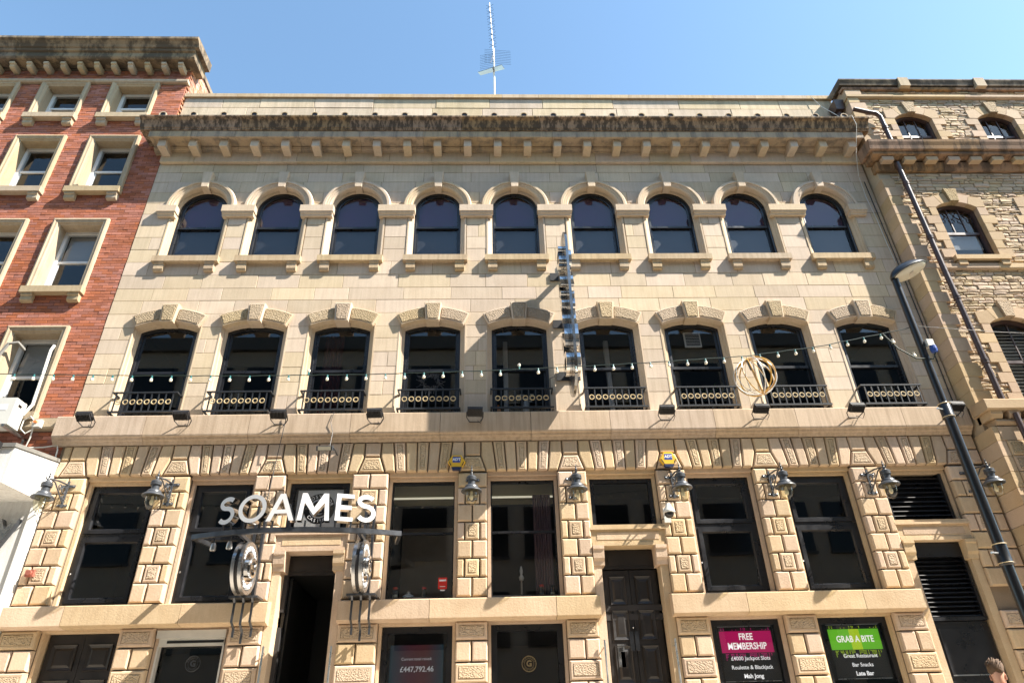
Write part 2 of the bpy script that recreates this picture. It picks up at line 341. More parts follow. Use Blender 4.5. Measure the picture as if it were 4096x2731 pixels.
# ------------------------------------------------------------------ the sandstone building
X0, X1 = -8.25, 9.68
XC = [-6.90, -5.05, -3.19, -1.24, .64, 2.55, 4.44, 6.32, 8.30]
B = thing('stone_building', 'pale sandstone building with nine arched upper windows, in the middle', 'building', (.7, 0, 0))
def arch_path(hw, z0, zs, rise, off, n=14):
    R = (hw*hw+rise*rise)/(2*rise); zc = zs+rise-R; Ro = R+off; x = hw+off
    a = math.asin(min(1, x/Ro)); pts = [(-x, z0)]
    for k in range(n+1):
        t = -a+2*a*k/n; pts.append((Ro*math.sin(t), zc+Ro*math.cos(t)))
    return pts+[(x, z0)]
def sweep_arch(mb, hw, z0, zs, rise, prof, closed=False, n=14, mi=0):
    rows = [[(x, y, z) for x, z in arch_path(hw, z0, zs, rise, off, n)] for off, y in prof]
    if closed: rows.append(rows[0])
    return mb.grid(rows, mi)
# -- ashlar courses of the two upper storeys, cut round the openings
G2 = dict(z0=10.95, zs=12.5, r=.72); G1 = dict(z0=6.8, zs=9.18, top=9.42, hw=.72)
R1 = (.72**2+.24**2)/(2*.24)
def ztop(x, zrow):
    t = -99.
    for c in XC:
        dx = abs(x-c)
        if zrow > 10.95:
            if dx < .705: t = max(t, 12.5+math.sqrt(max(0, .72**2-dx*dx)))
        elif dx < .70: t = max(t, 9.42-R1+math.sqrt(R1*R1-dx*dx))
    return t
CZ = [13.95, 13.66, 13.33, 12.99, 12.64, 12.29, 11.94, 11.57, 11.21, 10.84, 10.47, 10.10, 9.77, 9.42, 9.08, 8.77, 8.43, 8.07, 7.72, 7.41, 6.90]
items = []
for r in range(len(CZ)-1):
    z1, z0 = CZ[r], CZ[r+1]; xs = []; x = X0
    while x < X1: xs.append(x); x += .02
    xs.append(X1); run = []; runs = []
    for x in xs:
        if ztop(x, z1) < z1-.05: run.append(x)
        elif run: runs.append(run); run = []
    if run: runs.append(run)
    for run in runs:
        a, b = run[0], run[-1]; Lr = b-a
        if Lr < .06: continue
        cuts = [a]; x = a
        if Lr > 1.3:
            x = a+random.uniform(.35, 1.0)
            while x < b-.4: cuts.append(x); x += random.uniform(.72, 1.25)
        elif random.random() < .3 and Lr > .42: cuts.append(a+Lr*random.choice((.4, .5, .6)))
        cuts.append(b)
        for p, q in zip(cuts[:-1], cuts[1:]):
            p2, q2 = p+.004, q-.004
            sm = [p2]+[x for x in xs if p2+.015 < x < q2-.015]+[q2]
            bot = [(x, max(z0+.004, ztop(x, z1)+.002)) for x in sm]
            bot = [bb for bb in bot if bb[1] < z1-.02]
            if len(bot) < 2: continue
            flat = all(abs(bb[1]-z0-.004) < 1e-6 for bb in bot)
            if flat: bot = [bot[0], bot[-1]]
            else:   # thin out straight runs
                keep = [bot[0]]
                for i in range(1, len(bot)-1):
                    if abs(bot[i-1][1]-bot[i][1]) > 1e-6 or abs(bot[i+1][1]-bot[i][1]) > 1e-6: keep.append(bot[i])
                bot = keep+[bot[-1]]
            poly = bot+[(bot[-1][0], z1-.004), (bot[0][0], z1-.004)]
            mb = MB().prism(poly, random.uniform(-.004, .003), .25, ch=.004 if flat else 0)
            items.append((key((p+q)/2, (z0+z1)/2), mb))
pieces(items, 'ashlar_block', ['ashlar'], B)
wl = MB()
for z0, z1 in ((13.32, 14.5), (9.62, 10.93), (6.3, 6.95)): wl.box(X0+.01, X1-.01, .006, .24, z0, z1)
edges = [X0+.01]+[e for c in XC for e in (c-.70, c+.70)]+[X1-.01]
for i in range(0, len(edges), 2):
    for z0, z1 in ((6.95, 9.619), (10.931, 13.319)): wl.box(edges[i]+.003, edges[i+1]-.003, .006, .24, z0, z1)
wl.box(X0+.01, X1-.01, .5, 9, 14.52, 14.6)
wl.build('wall', 'mortar', B)
def room(z0, z1, d=3.2, x0=X0+.05, x1=X1-.05):
    m = MB()
    m.box(x0, x1, d, d+.1, z0, z1); m.box(x0, x1, .27, d, z0-.1, z0); m.box(x0, x1, .27, d, z1, z1+.1); m.box(x0-.1, x0, .27, d, z0, z1); m.box(x1, x1+.1, .27, d, z0, z1)
    m.build('interior', 'room', B)
room(10.5, 13.9); room(6.75, 9.9); 
for xa, xb in ((X0+.05, -3.76), (-2.72, X1-.05)): room(3.3, 6.2, 3.2, xa, xb); room(.15, 3.05, 3.2, xa, xb)
MB().box(X0+.02, X1-.02, .15, 9, 14.62, 15.4).box(X0+.02, X1-.02, 8.9, 9, 0, 14.5).box(X0+.02, X0+.08, 3.5, 8.9, 0, 14.5).box(X1-.08, X1-.02, 3.5, 8.9, 0, 14.5).build('roof', 'roof', B)
# -- second-floor windows
def offset_part(o, x): o.location = -ORG[B.name]+Vector((x, 0, 0)); ORG[o.name] = Vector()
def window2():
    hw, zs, z0 = .56, 12.5, 10.95
    fr = MB(); sweep_arch(fr, hw, z0, zs, hw, [(0, .13), (-.045, .13), (-.05, .15), (-.05, .25), (0, .25)], True, 16); fr.box(-hw, hw, .14, .24, z0, z0+.06)
    o = fr.build('window', 'black', B, smooth=True)
    s = MB(); sweep_arch(s, hw-.05, 11.98, zs, hw-.05, [(0, .17), (-.045, .175), (-.045, .20), (0, .20)], True, 16); s.box(-.51, .51, .165, .205, 11.96, 12.02); s.build('upper_sash', 'black', o)
    s = MB(); s.box(-.51, .51, .206, .24, 11.95, 12.01); s.box(-.51, -.465, .206, .24, 11.0, 11.95); s.box(.465, .51, .206, .24, 11.0, 11.95); s.box(-.465, .465, .206, .24, 11.0, 11.06); s.build('lower_sash', 'black', o)
    pp = [p for p in arch_path(hw-.09, 12.02, zs, hw-.09, 0, 16)]
    MB().prism(pp, .185, .191).build('pane', 'glassb', o); MB().prism([(-.467, 11.055), (.467, 11.055), (.467, 11.952), (-.467, 11.952)], .222, .228).build('pane', 'glassb', o)
    MB().prism([p for p in arch_path(hw-.05, 12.0, zs, hw-.05, 0, 16)], .27, .28).build('blind', 'blind', o)
    MB().box(-.5, .5, .27, .28, 11.0, 11.99).build('frosted_film', 'film', o)
    sr = MB(); sweep_arch(sr, hw, z0, zs, hw, [(.14, .04), (.14, -.012), (.105, -.012), (.10, .015), (.06, .045), (.055, .065), (.02, .085), (0, .10), (0, .26)], False, 20); sr.build('surround', 'trim', o, smooth=True)
    h = MB(); rows = []
    for off, y in [(.055, .05), (.055, -.05), (.085, -.085), (.125, -.085), (.13, -.10), (.175, -.10), (.18, -.125), (.235, -.125), (.265, -.09), (.27, -.06), (.27, .02)]:
        r = hw+off; rows.append([(-r*math.cos(PI*k/24), y, zs-.03+r*math.sin(PI*k/24)) for k in range(25)])
    h.grid(rows); h.build('hood_mould', 'trim', o, smooth=True)
    MB().prism([(-.085, 13.03), (.085, 13.03), (.12, 13.53), (-.12, 13.53)], -.165, .1, .008).build('keystone', 'trim', o)
    sl_ = MB().sweepx([(.1, 10.955), (.12, 10.98), (-.10, 10.965), (-.125, 10.955), (-.125, 10.79), (-.02, 10.785), (.2, 10.785), (.2, 10.955)][0:1]+[(-.125, 10.945), (-.125, 10.79), (.02, 10.79), (.13, 10.80), (.13, 10.965)], -.74, .74); sl_.build('sill', 'sill', o)
    for s_ in (-1, 1):
        MB().sweepx([(.03, 10.79), (-.105, 10.79), (-.105, 10.745), (-.085, 10.735), (-.085, 10.60), (-.06, 10.55), (.03, 10.55)], s_*.56-.105, s_*.56+.105).build('corbel', 'sill', o)
    return o
w2 = window2(); t2 = tree(w2)
for i, c in enumerate(XC): offset_part(w2 if i == 0 else copy_tree(t2, B), c)
# imposts
def impost(a, b):
    m = MB().box(a, b, -.13, .05, 12.28, 12.47)
    m.sweepx([(.05, 12.279), (-.115, 12.279), (-.105, 12.235), (-.075, 12.205), (-.07, 12.17), (.05, 12.17)], a+.02, b-.02); m.build('impost', 'trim', B)
impost(XC[0]-.98, XC[0]-.535)
for i in range(8): impost(XC[i]+.535, XC[i+1]-.535)
impost(XC[8]+.535, XC[8]+.98)
# -- first-floor windows
def window1():
    hw, zs, z0, rise = .60, 9.02, 6.95, .13
    fr = MB(); sweep_arch(fr, hw, z0, zs, rise, [(0, .14), (-.05, .14), (-.055, .16), (-.055, .26), (0, .26)], True, 12); fr.box(-hw, hw, .15, .25, z0, z0+.07)
    o = fr.build('window', 'black', B)
    s = MB(); sweep_arch(s, hw-.055, 8.02, zs-.01, rise-.02, [(0, .18), (-.045, .185), (-.045, .21), (0, .21)], True, 12); s.box(-.545, .545, .175, .212, 8.03, 8.09); s.build('upper_sash', 'black', o)
    s = MB(); s.box(-.545, .545, .214, .25, 8.02, 8.08); s.box(-.545, -.50, .214, .25, 7.03, 8.02); s.box(.50, .545, .214, .25, 7.03, 8.02); s.box(-.5, .5, .214, .25, 7.03, 7.1); s.build('lower_sash', 'black', o)
    MB().prism(arch_path(hw-.1, 8.085, zs-.02, rise-.03, 0, 12), .195, .201).build('pane', 'glass', o)
    MB().prism([(-.505, 7.09), (.505, 7.09), (.505, 8.025), (-.505, 8.025)], .23, .236).build('pane', 'glass', o)
    sr = MB(); sweep_arch(sr, hw, z0-.05, zs, rise, [(.125, .04), (.125, -.008), (.10, -.008), (.095, .02), (.055, .05), (.05, .08), (.0, .11), (0, .27)], False, 14); sr.build('surround', 'trim', o, smooth=True)
    cz = 9.19+.0; Ri = (.68**2+.15**2)/(2*.15); ci = 9.20-Ri; Ro = (.80**2+.19**2)/(2*.19); co = 9.525-Ro
    for sgn in (-1, 1):
        lo = [(.135+(.665-.135)*k/6) for k in range(7)]; hi = [(.79-(.79-.165)*k/6) for k in range(7)]
        poly = [(sgn*x, ci+math.sqrt(Ri*Ri-x*x)) for x in lo]+[(sgn*x, co+math.sqrt(Ro*Ro-x*x)) for x in hi]
        MB().prism(poly, -.075, .2, .012, panel=.018, praise=.012).build('arch_stone', ['trim', 'vermarch'], o)
    MB().prism([(-.145, 9.13), (.145, 9.13), (.185, 9.59), (-.185, 9.59)], -.15, .2, .014, panel=.018, praise=.012).build('keystone', ['trim', 'vermarch'], o)
    return o
w1 = window1(); t1 = tree(w1)
WIN1 = []
for i, c in enumerate(XC):
    q = w1 if i == 0 else copy_tree(t1, B); offset_part(q, c); WIN1.append(q)
# -- frieze, cornice, brackets, parapet
x = X0+.02; k = 0
while x < X1-.3:
    L_ = min(random.uniform(.8, 1.7), X1-x); L_ = L_ if X1-x-L_ > .5 else X1-x
    MB().prism([(x+.004, 13.952), (x+L_-.004, 13.952), (x+L_-.004, 14.265), (x+.004, 14.265)], -.09, .25, .004).build('frieze_stone', 'ashlar', B); x += L_
CP1 = [(.2, 14.27), (-.11, 14.268), (-.13, 14.30), (-.17, 14.31), (-.20, 14.35), (-.20, 14.385), (-.51, 14.385), (-.51, 14.35), (-.54, 14.35), (-.54, 14.56), (.2, 14.60)]
CP2 = [(.2, 14.602), (-.555, 14.565), (-.575, 14.565), (-.575, 14.60), (-.60, 14.62), (-.62, 14.70), (-.67, 14.80), (-.72, 14.835), (-.75, 14.845), (-.755, 14.885), (-.70, 14.90), (.2, 14.98)]
def seg(x0, x1, prof, name, mats, parent, lo=.9, hi=1.6):
    x = x0
    while x < x1-.01:
        L_ = random.uniform(lo, hi)
        if x1-(x+L_) < lo*.6: L_ = x1-x
        MB().sweepx([(y+random.uniform(-.002, .002), z) for y, z in prof], x+.004, x+L_-.004).build(name, mats, parent); x += L_
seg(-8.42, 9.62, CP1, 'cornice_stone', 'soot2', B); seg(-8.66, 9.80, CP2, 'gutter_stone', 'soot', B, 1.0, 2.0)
for i in range(24):
    x = -8.09+.757*i
    if x > 9.6: break
    MB().box(x-.095, x+.095, -.44, .05, 14.13, 14.384).build('cornice_bracket', 'trim', B)
for i in range(24):
    x = -8.17+.757*i
    m = MB(); n = 12; rows = [[(x+r*math.cos(2*PI*k/n), y, 15.03+r*math.sin(2*PI*k/n)) for k in range(n)] for r, y in ((.095, -.30), (.095, -.66), (.072, -.66), (.072, -.32))]
    m.grid(rows, 0, True, True); ou = m.build('outlet_pipe', 'dressing', B); MB().lathe([(0, 0), (.071, 0), (.071, .01), (0, .01)], (x, -.64, 15.03), 12, axis='y').build('bore_shade', 'tblack', ou)  # black disc stands for the shade inside the pipe mouth
x = X0+.02; rows_ = ((15.2, 15.72), (15.725, 16.18), (16.185, 16.56))
pi_ = []
for z0, z1 in rows_:
    x = X0+.02
    while x < X1-.05:
        L_ = random.uniform(.9, 2.0); L_ = L_ if X1-.05-x-L_ > .5 else X1-.05-x
        MB().prism([(x+.005, z0+.004), (x+L_-.005, z0+.004), (x+L_-.005, z1-.004), (x+.005, z1-.004)], .10+random.uniform(-.008, .008), .45, .008).build('parapet_block', 'para', B); x += L_
MB().box(X0+.04, X1-.1, .13, .44, 15.0, 16.55).build('parapet_core', 'mortar', B)
x = X0-.03
while x < X1-.02:
    L_ = random.uniform(.9, 1.5); L_ = L_ if X1-.02-x-L_ > .5 else X1-.02-x
    MB().sweepx([(.04, 16.56), (.04, 16.69), (.25, 16.74), (.5, 16.69), (.5, 16.56)], x+.003, x+L_-.003).build('coping_stone', 'sill', B); x += L_
# -- first string band
seg(-8.42, 9.66, [(.2, 6.94), (.0, 6.94), (-.19, 6.905), (-.20, 6.89), (-.20, 6.50), (-.19, 6.47), (-.155, 6.455), (-.14, 6.42), (-.10, 6.40), (-.075, 6.36), (-.06, 6.345), (.2, 6.345)], 'band_stone', 'band', B, 1.5, 2.3)
# -- rusticated storey: piers, voussoirs
PE = [(-8.20, -7.58), (-6.24, -5.66), (-4.44, -3.87), (-2.62, -1.94), (-.63, -.07), (1.27, 1.83), (3.17, 3.74), (5.06, 5.62), (6.98, 7.54), (8.90, 9.66)]
OP = [(PE[i][1], PE[i+1][0]) for i in range(9)]
core = MB(); its = []
CO = [5.70, 5.40, 5.08, 4.745, 4.415, 4.09, 3.765, 3.43]; CL = [3.04, 2.73, 2.40, 2.08, 1.76, 1.43, 1.11, .78, .45, .12]
def rblock(a, b, z0, z1, vm=False, g=.011, d=.07):
    m = MB().prism([(a+g, z0+g), (b-g, z0+g), (b-g, z1-g), (a+g, z1-g)], -d+random.uniform(-.006, .006), .05, .024, panel=.03 if vm else 0, praise=.008)
    its.append((key((a+b)/2, (z0+z1)/2), m))
for a, b in PE:
    core.box(a+.012, b-.012, .02, .32, 0, 5.71); w_ = b-a; mid = (a+b)/2+random.uniform(-.02, .02)
    for k in range(7):
        z1, z0 = CO[k], CO[k+1]
        if k % 2 == 0: rblock(a, mid, z0, z1); rblock(mid, b, z0, z1)
        else: rblock(a, a+w_*.255, z0, z1); rblock(a+w_*.255, b-w_*.255, z0, z1, True); rblock(b-w_*.255, b, z0, z1)
    for k in range(9):
        z1, z0 = CL[k], CL[k+1]
        if k % 2 == 0: rblock(a, b, z0, z1, True)
        else: rblock(a, mid, z0, z1); rblock(mid, b, z0, z1)
pieces(its, 'rusticated_block', ['rust', 'verm'], B)
core.box(X0, X1, .0, .3, 5.74, 6.34); core.build('wall', 'mortar', B)
PC = [(a+b)/2 for a, b in PE]; PC[9] = 9.2; PC[0] = -7.87
def vous(poly, vm, ch=.022): MB().prism(inset(poly if area2(poly) > 0 else poly[::-1], .013), -.06, .05, ch, panel=.022 if vm else 0, praise=.006).build('voussoir', ['rust', 'verm'], B)
zb, zm, zt = 5.725, 6.035, 6.345
for i, c in enumerate(PC):
    l = X0 if i == 0 else None
    vous([(c-.26, zb), (c+.26, zb), (c+.155, zm), (c-.155, zm)], True); vous([(c-.155, zm), (c+.155, zm), (c+.16, zt), (c-.16, zt)], False)
for i in range(9):
    a, b = PC[i], PC[i+1]; n = 7
    xb = [a+.26+(b-a-.52)*k/n for k in range(n+1)]; xt = [a+.16+(b-a-.32)*k/n for k in range(n+1)]
    for k in range(n):
        poly = [(xb[k], zb), (xb[k+1], zb)]
        if k == n-1: poly.append((b-.155, zm))
        poly += [(xt[k+1], zt), (xt[k], zt)]
        if k == 0: poly.append((a+.155, zm))
        vous(poly, k % 2 == 1)
vous([(X0, zb), (PC[0]-.26, zb), (PC[0]-.155, zm), (X0+.06, zm)], False); vous([(X0+.06, zm), (PC[0]-.155, zm), (PC[0]-.16, zt), (X0+.06, zt)], False)
vous([(PC[9]+.26, zb), (X1-.02, zb), (X1-.02, zm), (PC[9]+.155, zm)], False); vous([(PC[9]+.155, zm), (X1-.02, zm), (X1-.02, zt), (PC[9]+.16, zt)], False)
# -- second band (sill course), broken by the two doorways
for a, b in ((-8.45, -3.80), (-2.63, 1.87), (3.11, 7.53)):
    seg(a, b, [(.28, 3.44), (.0, 3.425), (-.19, 3.39), (-.20, 3.375), (-.20, 3.075), (-.185, 3.06), (-.10, 3.05), (-.07, 3.035), (.28, 3.035)], 'sill_stone', 'rust', B, 1.2, 2.4)
# -- stone surrounds inside the openings
for i, (a, b) in enumerate(OP):
    m = MB(); z0 = 3.44 if i not in (2, 5, 8) else .12
    for q0, q1 in ((a, a+.06), (b-.06, b)): m.box(q0, q1, .09, .30, z0, 5.66)
    m.box(a, b, .03, .30, 5.66, 5.738); m.box(a+.06, b-.06, .09, .30, 5.60, 5.659)
    if i not in (2, 5, 8):
        for q0, q1 in ((a, a+.05), (b-.05, b)): m.box(q0, q1, .06, .30, .12, 3.0)
        m.box(a, b, .03, .30, 3.001, 3.034)
    m.build('opening_surround', 'rust', B)
# ------------------------------------------------------------------ ground-storey joinery of the sandstone building
def casement(i, zs):
    a, b = OP[i][0]+.06, OP[i][1]-.06; z0, z1 = 3.44, 5.60
    o = MB().box(a, b, .17, .27, z0, z0+.05).box(a, b, .17, .27, z1-.06, z1).box(a, a+.06, .17, .27, z0+.05, z1-.06).box(b-.06, b, .17, .27, z0+.05, z1-.06).box(a+.06, b-.06, .17, .27, zs-.04, zs+.04).build('window', 'black', B)
    for p, q in ((z0+.05, zs-.04), (zs+.04, z1-.06)):
        c, d = a+.06, b-.06; s = MB(); poly = [(c+.004, p+.004), (d-.004, p+.004), (d-.004, q-.004), (c+.004, q-.004)]; inn = inset(poly, .07); inn2 = inset(poly, .09)
        s.grid([[(x, .15, z) for x, z in poly], [(x, .15, z) for x, z in inn], [(x, .19, z) for x, z in inn2], [(x, .24, z) for x, z in inn2], [(x, .24, z) for x, z in poly], [(x, .15, z) for x, z in poly]], 0, True)
        s.build('casement', 'black', o); MB().prism(inn2, .20, .206).build('pane', 'glass', o)
    MB().torus((a+.045, .155, z0+.55), .012, .006, 'y', 8, 5).build('latch', 'steel', o)
    return o
for i in (0, 1, 6, 7): casement(i, 4.66)
def plainwin(i):
    a, b = OP[i][0]+.04, OP[i][1]-.04; z0, z1 = 3.44, 5.62
    o = MB().box(a, b, .17, .27, z0, z0+.05).box(a, b, .17, .27, z1-.05, z1).box(a, a+.045, .17, .27, z0+.05, z1-.05).box(b-.045, b, .17, .27, z0+.05, z1-.05).build('window', 'black', B)
    MB().box(a+.045, b-.045, .18, .24, 4.59, 4.63).build('glazing_bar', 'black', o)
    for p, q in ((z0+.05, 4.59), (4.63, z1-.05)): MB().box(a+.045, b-.045, .205, .211, p, q).build('pane', 'glass', o)
    return o
P4 = plainwin(3); P5 = plainwin(4)
# ceiling bulkhead and strip lamp behind the two plain windows
for a, b in ((-2.4, -.35), (-.1, 1.9)):
    MB().box(a, b, .9, 1.3, 5.50, 5.78).build('ceiling_bulkhead', 'cream', B); MB().box(a+.05, b-.05, .86, .895, 5.50, 5.53).build('strip_lamp', 'strip', B)
MB().box(-1.9, -.5, 2.2, 2.25, 3.4, 5.3).build('partition', 'panel', B)
def lintel(i, glaze):
    a, b = OP[i]
    m = MB(); m.box(a-.02, b+.02, -.03, .30, 4.33, 4.56); m.box(a-.04, b+.04, -.07, .30, 4.561, 4.60); m.box(a-.03, b+.03, -.05, .30, 4.601, 4.65); m.box(a, b, -.05, .30, 4.27, 4.329)
    lt = m.build('lintel', 'rust', B)
    MB().box(a+.10, b-.10, -.037, -.02, 4.38, 4.51).build('raised_panel', 'rust', lt)
    for s in (0, 1):
        c = a-.0 if s == 0 else b-.20
        MB().sweepx([(.3, 4.268), (-.10, 4.268), (-.10, 4.21), (-.08, 4.19), (-.065, 4.05), (-.03, 4.0), (-.02, 3.93), (.3, 3.93)], c, c+.20).build('corbel', 'rust', lt)
        MB().box(c+(.0 if s == 0 else .06), c+(.14 if s == 0 else .20), .0, .30, .12, 3.929).build('door_jamb', 'rust', lt)
for i in (2, 5, 8): lintel(i, 0)
def transom(i, mats='glass'):
    a, b = OP[i][0]+.07, OP[i][1]-.07; z0, z1 = 4.652, 5.59
    o = MB().box(a, b, .15, .26, z0, z0+.06).box(a, b, .15, .26, z1-.07, z1).box(a, a+.07, .15, .26, z0+.06, z1-.07).box(b-.07, b, .15, .26, z0+.06, z1-.07).build('transom_window', 'black', B)
    MB().box(a+.07, b-.07, .19, .196, z0+.06, z1-.07).build('pane', 'glass', o); return o
tw = transom(2); transom(5)
MB().box(OP[2][0]+.2, OP[2][1]-.2, .205, .212, 4.72, 5.48).build('frosted_panel', 'panelwhite', tw)
def ring_text(parent, body, c, R, size, a0, a1, mat_, rot, ext=.003, flip=False, bold=0.):
    n = len(body); me = None; bm = bmesh.new()
    for k, ch in enumerate(body):
        t = a0+(a1-a0)*k/(n-1); tm = text(ch, size, ext, bold)
        ang = t-PI/2 if not flip else t+PI/2
        tm.transform(Matrix.Rotation(ang, 4, 'Z')); tm.transform(Matrix.Translation((R*math.cos(t), R*math.sin(t), 0))); bm.from_mesh(tm); bpy.data.meshes.remove(tm)
    me = bpy.data.meshes.new('ring_lettering'); bm.to_mesh(me); bm.free(); me.transform(rot); me.transform(Matrix.Translation(c)); me.materials.clear(); me.materials.append(MT[mat_])
    return link('ring_lettering', me, parent)
c = (-3.24, .203, 5.12)
q = MB().lathe([(.0, .0), (.29, .0), (.29, .004), (.0, .004)], (c[0], c[1], c[2]), 40, axis='y').build('round_emblem', 'tblack', tw)
m = MB()
for k in range(1): m.lathe([(.0, -.003), (.185, -.003), (.185, -.001), (.0, -.001)], c, 40, axis='y')
m.build('emblem_center', 'twhite', tw)
MB().torus((c[0], c[1]-.005, c[2]), .135, .022, 'y', 40, 6).build('emblem_ring', 'tblack', tw)
textobj('emblem_letter', 'G', .28, 'tblack', (c[0], c[1]-.007, c[2]), tw, bold=.008)
ring_text(tw, 'GROSVENOR', (c[0], c[1]-.005, c[2]), .235, .085, math.radians(160), math.radians(20), 'twhite', FACE)
ring_text(tw, 'CASINOS', (c[0], c[1]-.005, c[2]), .235, .085, math.radians(222), math.radians(318), 'twhite', FACE, flip=True)
# open entrance: passage and leaf coloured black to stand for deep shade, panel over
a, b = OP[2]
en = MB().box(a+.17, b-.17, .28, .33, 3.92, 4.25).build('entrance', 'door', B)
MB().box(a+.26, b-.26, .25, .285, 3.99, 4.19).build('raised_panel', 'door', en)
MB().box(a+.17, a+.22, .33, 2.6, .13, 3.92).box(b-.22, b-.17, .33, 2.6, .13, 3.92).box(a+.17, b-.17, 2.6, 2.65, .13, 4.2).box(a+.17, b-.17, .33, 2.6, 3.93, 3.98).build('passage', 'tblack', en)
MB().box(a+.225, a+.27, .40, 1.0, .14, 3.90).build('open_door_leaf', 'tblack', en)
# panelled door
def panel_door(name, a, b, z0, z1, y, mat_, rowsz):
    mid = (a+b)/2; o = MB().box(a-.04, b+.04, y+.055, y+.09, z0, z1+.02).build(name, mat_, B)
    for s, (p, q) in enumerate(((a, mid-.004), (mid+.004, b))):
        lf = MB().box(p, q, y, y+.05, z0, z1).build('door_leaf', mat_, o)
    for s, (p, q) in enumerate(((a, mid), (mid, b))):
        for r0, r1 in rowsz:
            poly = [(p+.08, r0), (q-.08, r0), (q-.08, r1), (p+.08, r1)]; m = MB(); i1 = inset(poly, .025); i2 = inset(poly, .06); i3 = inset(poly, .10)
            m.grid([[(x, y+.002, z) for x, z in poly], [(x, y-.022, z) for x, z in inset(poly, .01)], [(x, y-.012, z) for x, z in i1], [(x, y+.0, z) for x, z in i2], [(x, y-.018, z) for x, z in i3]], 0, True)
            f = [(x, y-.018, z) for x, z in i3]; m.add(f, [(0, 1, 2, 3)]); m.build('door_panel', mat_, o)
    return o
a, b = OP[5]
dr = panel_door('door', a+.20, b-.20, .13, 3.90, .28, 'door', ((3.30, 3.80), (2.72, 3.22), (2.05, 2.64), (1.3, 1.9), (.4, 1.15)))
MB().box(a+.20, b-.20, .25, .33, 3.92, 4.25).box(a+.30, b-.30, .232, .25, 3.98, 4.19).build('door_overpanel', 'door', dr)
MB().box(2.16, 2.28, .262, .282, 2.30, 2.66, 0).box(2.19, 2.25, .255, .262, 2.55, 2.60, 1).build('entry_keypad', ['steel', 'lens'], dr)
for x in (2.425, 2.515): MB().box(x-.035, x+.035, .255, .282, 2.55, 2.86).build('push_plate', 'darksteel', dr)
MB().lathe([(.0, -.05), (.014, -.04), (.014, 0)], (2.47, .28, 2.92), 8, axis='y').build('door_stud', 'steel', dr)
panel_door('double_door', OP[0][0]+.08, OP[0][1]-.08, .13, 2.99, .2, 'door', ((2.42, 2.84), (1.75, 2.30), (.5, 1.6)))
# louvred bay on the right
a, b = OP[8]; lv = MB().box(a+.07, b-.07, .28, .30, 4.655, 5.60).box(a+.07, a+.12, .12, .28, 4.655, 5.6).box(b-.12, b-.07, .12, .28, 4.655, 5.6).build('louvre', 'black', B)
def slat(p, q, z, par, h=.085): MB().sweepx([(.13, z), (.14, z+.012), (.25, z+h), (.25, z+h-.014)], p, q).build('slat', 'blackmatt', par)
for k in range(10): slat(a+.12, b-.12, 4.68+k*.09, lv)
lv2 = MB().box(a+.17, b-.17, .30, .32, 2.0, 4.25).box(a+.17, b-.17, .11, .29, 4.0, 4.25).box(a+.17, a+.22, .11, .29, 2.96, 4.0).box(b-.22, b-.17, .11, .29, 2.96, 4.0).box(a+.17, b-.17, .10, .29, 2.90, 2.96).build('louvre_door', 'black', B)
for k in range(13): slat(a+.22, b-.22, 2.975+k*.078, lv2, .075)
MB().box(a+.17, b-.17, .16, .2, .13, 2.89).box(a+.27, b-.27, .145, .16, 2.06, 2.78).build('door_leaf', 'black', lv2)
MB().box(a+.27, b-.27, .135, .145, 2.03, 2.05).build('door_trim', 'steel', lv2)
# street-level windows
def lowwin(i, fr=.1):
    a, b = OP[i][0]+.05, OP[i][1]-.05; z0, z1 = .6, 2.995
    o = MB().box(a, b, .16, .27, z0, z0+.08).box(a, b, .16, .27, z1-fr, z1).box(a, a+fr, .16, .27, z0+.08, z1-fr).box(b-fr, b, .16, .27, z0+.08, z1-fr).build('shop_window', 'black', B)
    MB().box(a+fr, b-fr, .205, .211, z0+.08, z1-fr).build('pane', 'glass', o); return o
L2 = lowwin(1, .03); L4 = lowwin(3); L5 = lowwin(4); L7 = lowwin(6, .09); L8 = lowwin(7, .09)
a, b = OP[1]
MB().box(a+.02, b-.05, .0, .15, 2.88, 3.0).build('shutter_box', 'shutter', L2); MB().box(a+.06, b-.07, .05, .15, 2.76, 2.878).build('shutter_curtain', 'shutter', L2); MB().box(a+.2, b-.08, .04, .05, 2.80, 2.84).build('shutter_slot', 'tblack', L2)
MB().box(a+.05, a+.08, .05, .16, .6, 2.76).box(b-.09, b-.06, .05, .16, .6, 2.76).build('shutter_guide', 'shutter', L2)
# window emblem on glass of L5 and L2
for L_, (x, z), mt in ((L5, (.62, 2.38), 'dimgold'), (L2, (-5.02, 2.50), 'darksteel')):
    MB().torus((x, .20, z), .12, .006, 'y', 32, 4).torus((x, .20, z), .08, .003, 'y', 32, 4).build('glass_emblem', mt, L_)
    textobj('emblem_letter', 'G', .13, mt, (x, .20, z), L_, bold=.004)
    ring_text(L_, 'GROSVENOR', (x, .20, z), .099, .028, math.radians(160), math.radians(20), mt, FACE); ring_text(L_, 'CASINOS', (x, .20, z), .099, .028, math.radians(222), math.radians(318), mt, FACE, flip=True)
